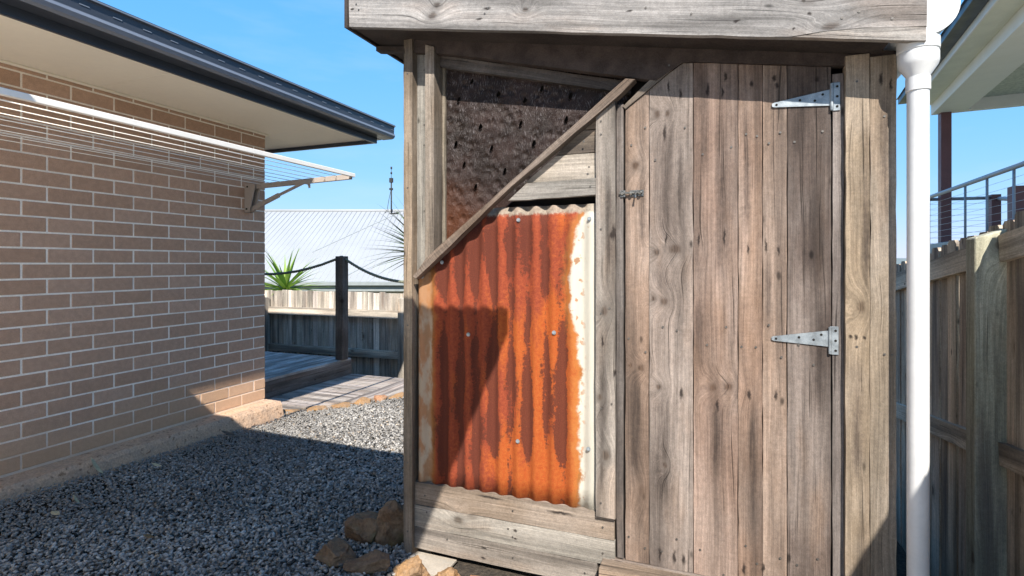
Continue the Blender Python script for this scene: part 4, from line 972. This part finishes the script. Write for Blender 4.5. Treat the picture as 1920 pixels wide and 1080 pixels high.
for p_, q_ in (((1.12, 5.6), (-1.3, 2.0)), ((1.6, 2.3), (.3, .32))):      # flashings seen as faint lines
    bm = bmesh.new(); tube(bm, [(*p_, .006), (*q_, .006)], .016, 6); link('flashing', fin(bm, 'flashing'), M['grey_fascia'], wh_, mw=RM)
rm_ = None                                        # sheet ribs
for k in range(60):
    mw = RM @ Matrix.Translation((-6+k*.19, 0, 0))
    if rm_ is None: bm = bmesh.new(); tube(bm, [(0, .01, 0), (0, LS-.02, 0)], .014, 6); rm_ = link('roof_rib', fin(bm, 'roof_rib', True), M['white_roof'], wh_, mw=mw)
    else: copy_to(rm_, wh_, mw)
AX, AYY = -12.35, 18.48
an_ = thing('tv_antenna', 'thin dark mast with antenna elements on the white roof', 'antenna', (AX, AYY, 3.2))
tubeo('mast', M['antenna'], an_, [(AX, AYY, 3.15), (AX, AYY, 4.50)], .028, 8)
tubeo('mast_rod', M['antenna'], an_, [(AX, AYY, 4.50), (AX, AYY, 5.12)], .009, 6)
boxo('masthead_box', M['antenna'], an_, AX-.07, AX+.06, AYY-.05, AYY+.05, 4.50, 4.68)
boxo('clamp', M['antenna'], an_, AX-.07, AX+.05, AYY-.05, AYY+.05, 4.20, 4.28)
tubeo('mast_tip', M['antenna'], an_, [(AX, AYY, 5.04), (AX, AYY, 5.13)], .035, 8)
tubeo('mast_tip', M['antenna'], an_, [(AX, AYY, 4.84), (AX, AYY, 4.92)], .035, 8)
tubeo('cable', M['antenna'], an_, [(AX-.02, AYY, 4.2), (AX-.12, AYY, 3.8), (AX-.2, AYY, 3.4), (AX-.34, AYY-.1, 3.16)], .010, 6)
tubeo('stay', M['antenna'], an_, [(AX-.40, AYY-.15, 3.14), (AX-.1, AYY-.05, 3.22), (AX+.30, AYY+.05, 3.30)], .028, 6)

# ------------------------------------------------------------------ yuccas
def blade_mesh(L, W, droop):
    bm = bmesh.new(); pr = None; n = 7
    for i in range(n+1):
        u = i/n; wd = W*(.55+.45*math.sin(math.pi*min(1, u*1.3+.1)))*(1-u**2.2)/2+.0006; zz = -droop*L*u*u
        c = (bm.verts.new((u*L, -wd, zz+wd*.35)), bm.verts.new((u*L, 0, zz)), bm.verts.new((u*L, wd, zz+wd*.35)))
        if pr: bm.faces.new((pr[0], c[0], c[1], pr[1])); bm.faces.new((pr[1], c[1], c[2], pr[2]))
        pr = c
    return fin(bm, 'leaf', True)
def yucca(loc, base, label, n, L, mat, seed):
    rr = random.Random(seed); o = thing('yucca', label, 'plant', (loc[0], loc[1], base))
    tubeo('trunk', M['bark'], o, [(loc[0], loc[1], base), (loc[0]+.02, loc[1], (base+loc[2])/2), (loc[0], loc[1], loc[2]+.04)], [.09, .08, .07], 10)
    ms = [blade_mesh(L*s, .062, d) for s, d in ((1, .05), (.9, .15), (1.05, .25))]; ps = []
    for i in range(n):
        az = i*2.39996+rr.uniform(-.2, .2); el = math.asin(min(.99, max(-.35, 1-1.25*(i+.5)/n+rr.uniform(-.08, .08))))
        d = Vector((math.cos(az)*math.cos(el), math.sin(az)*math.cos(el), math.sin(el)))
        side = d.cross(Vector((0, 0, 1))).normalized()
        mw = frame(Vector(loc)+d*.03, d, -side)
        if len(ps) < 3: ps.append(link('leaf', ms[len(ps)], M[mat], o, mw=mw))
        else: copy_to(ps[rr.randrange(3)], o, mw)
yucca((-6.20, 6.45, .86), -.7, 'bright green spiky yucca behind the fence at the house corner', 74, .70, 'leaf', 4)
yucca((-4.30, 7.35, 1.42), -.7, 'dark spiky yucca peeping out behind the shed', 90, .98, 'leaf_dark', 9)
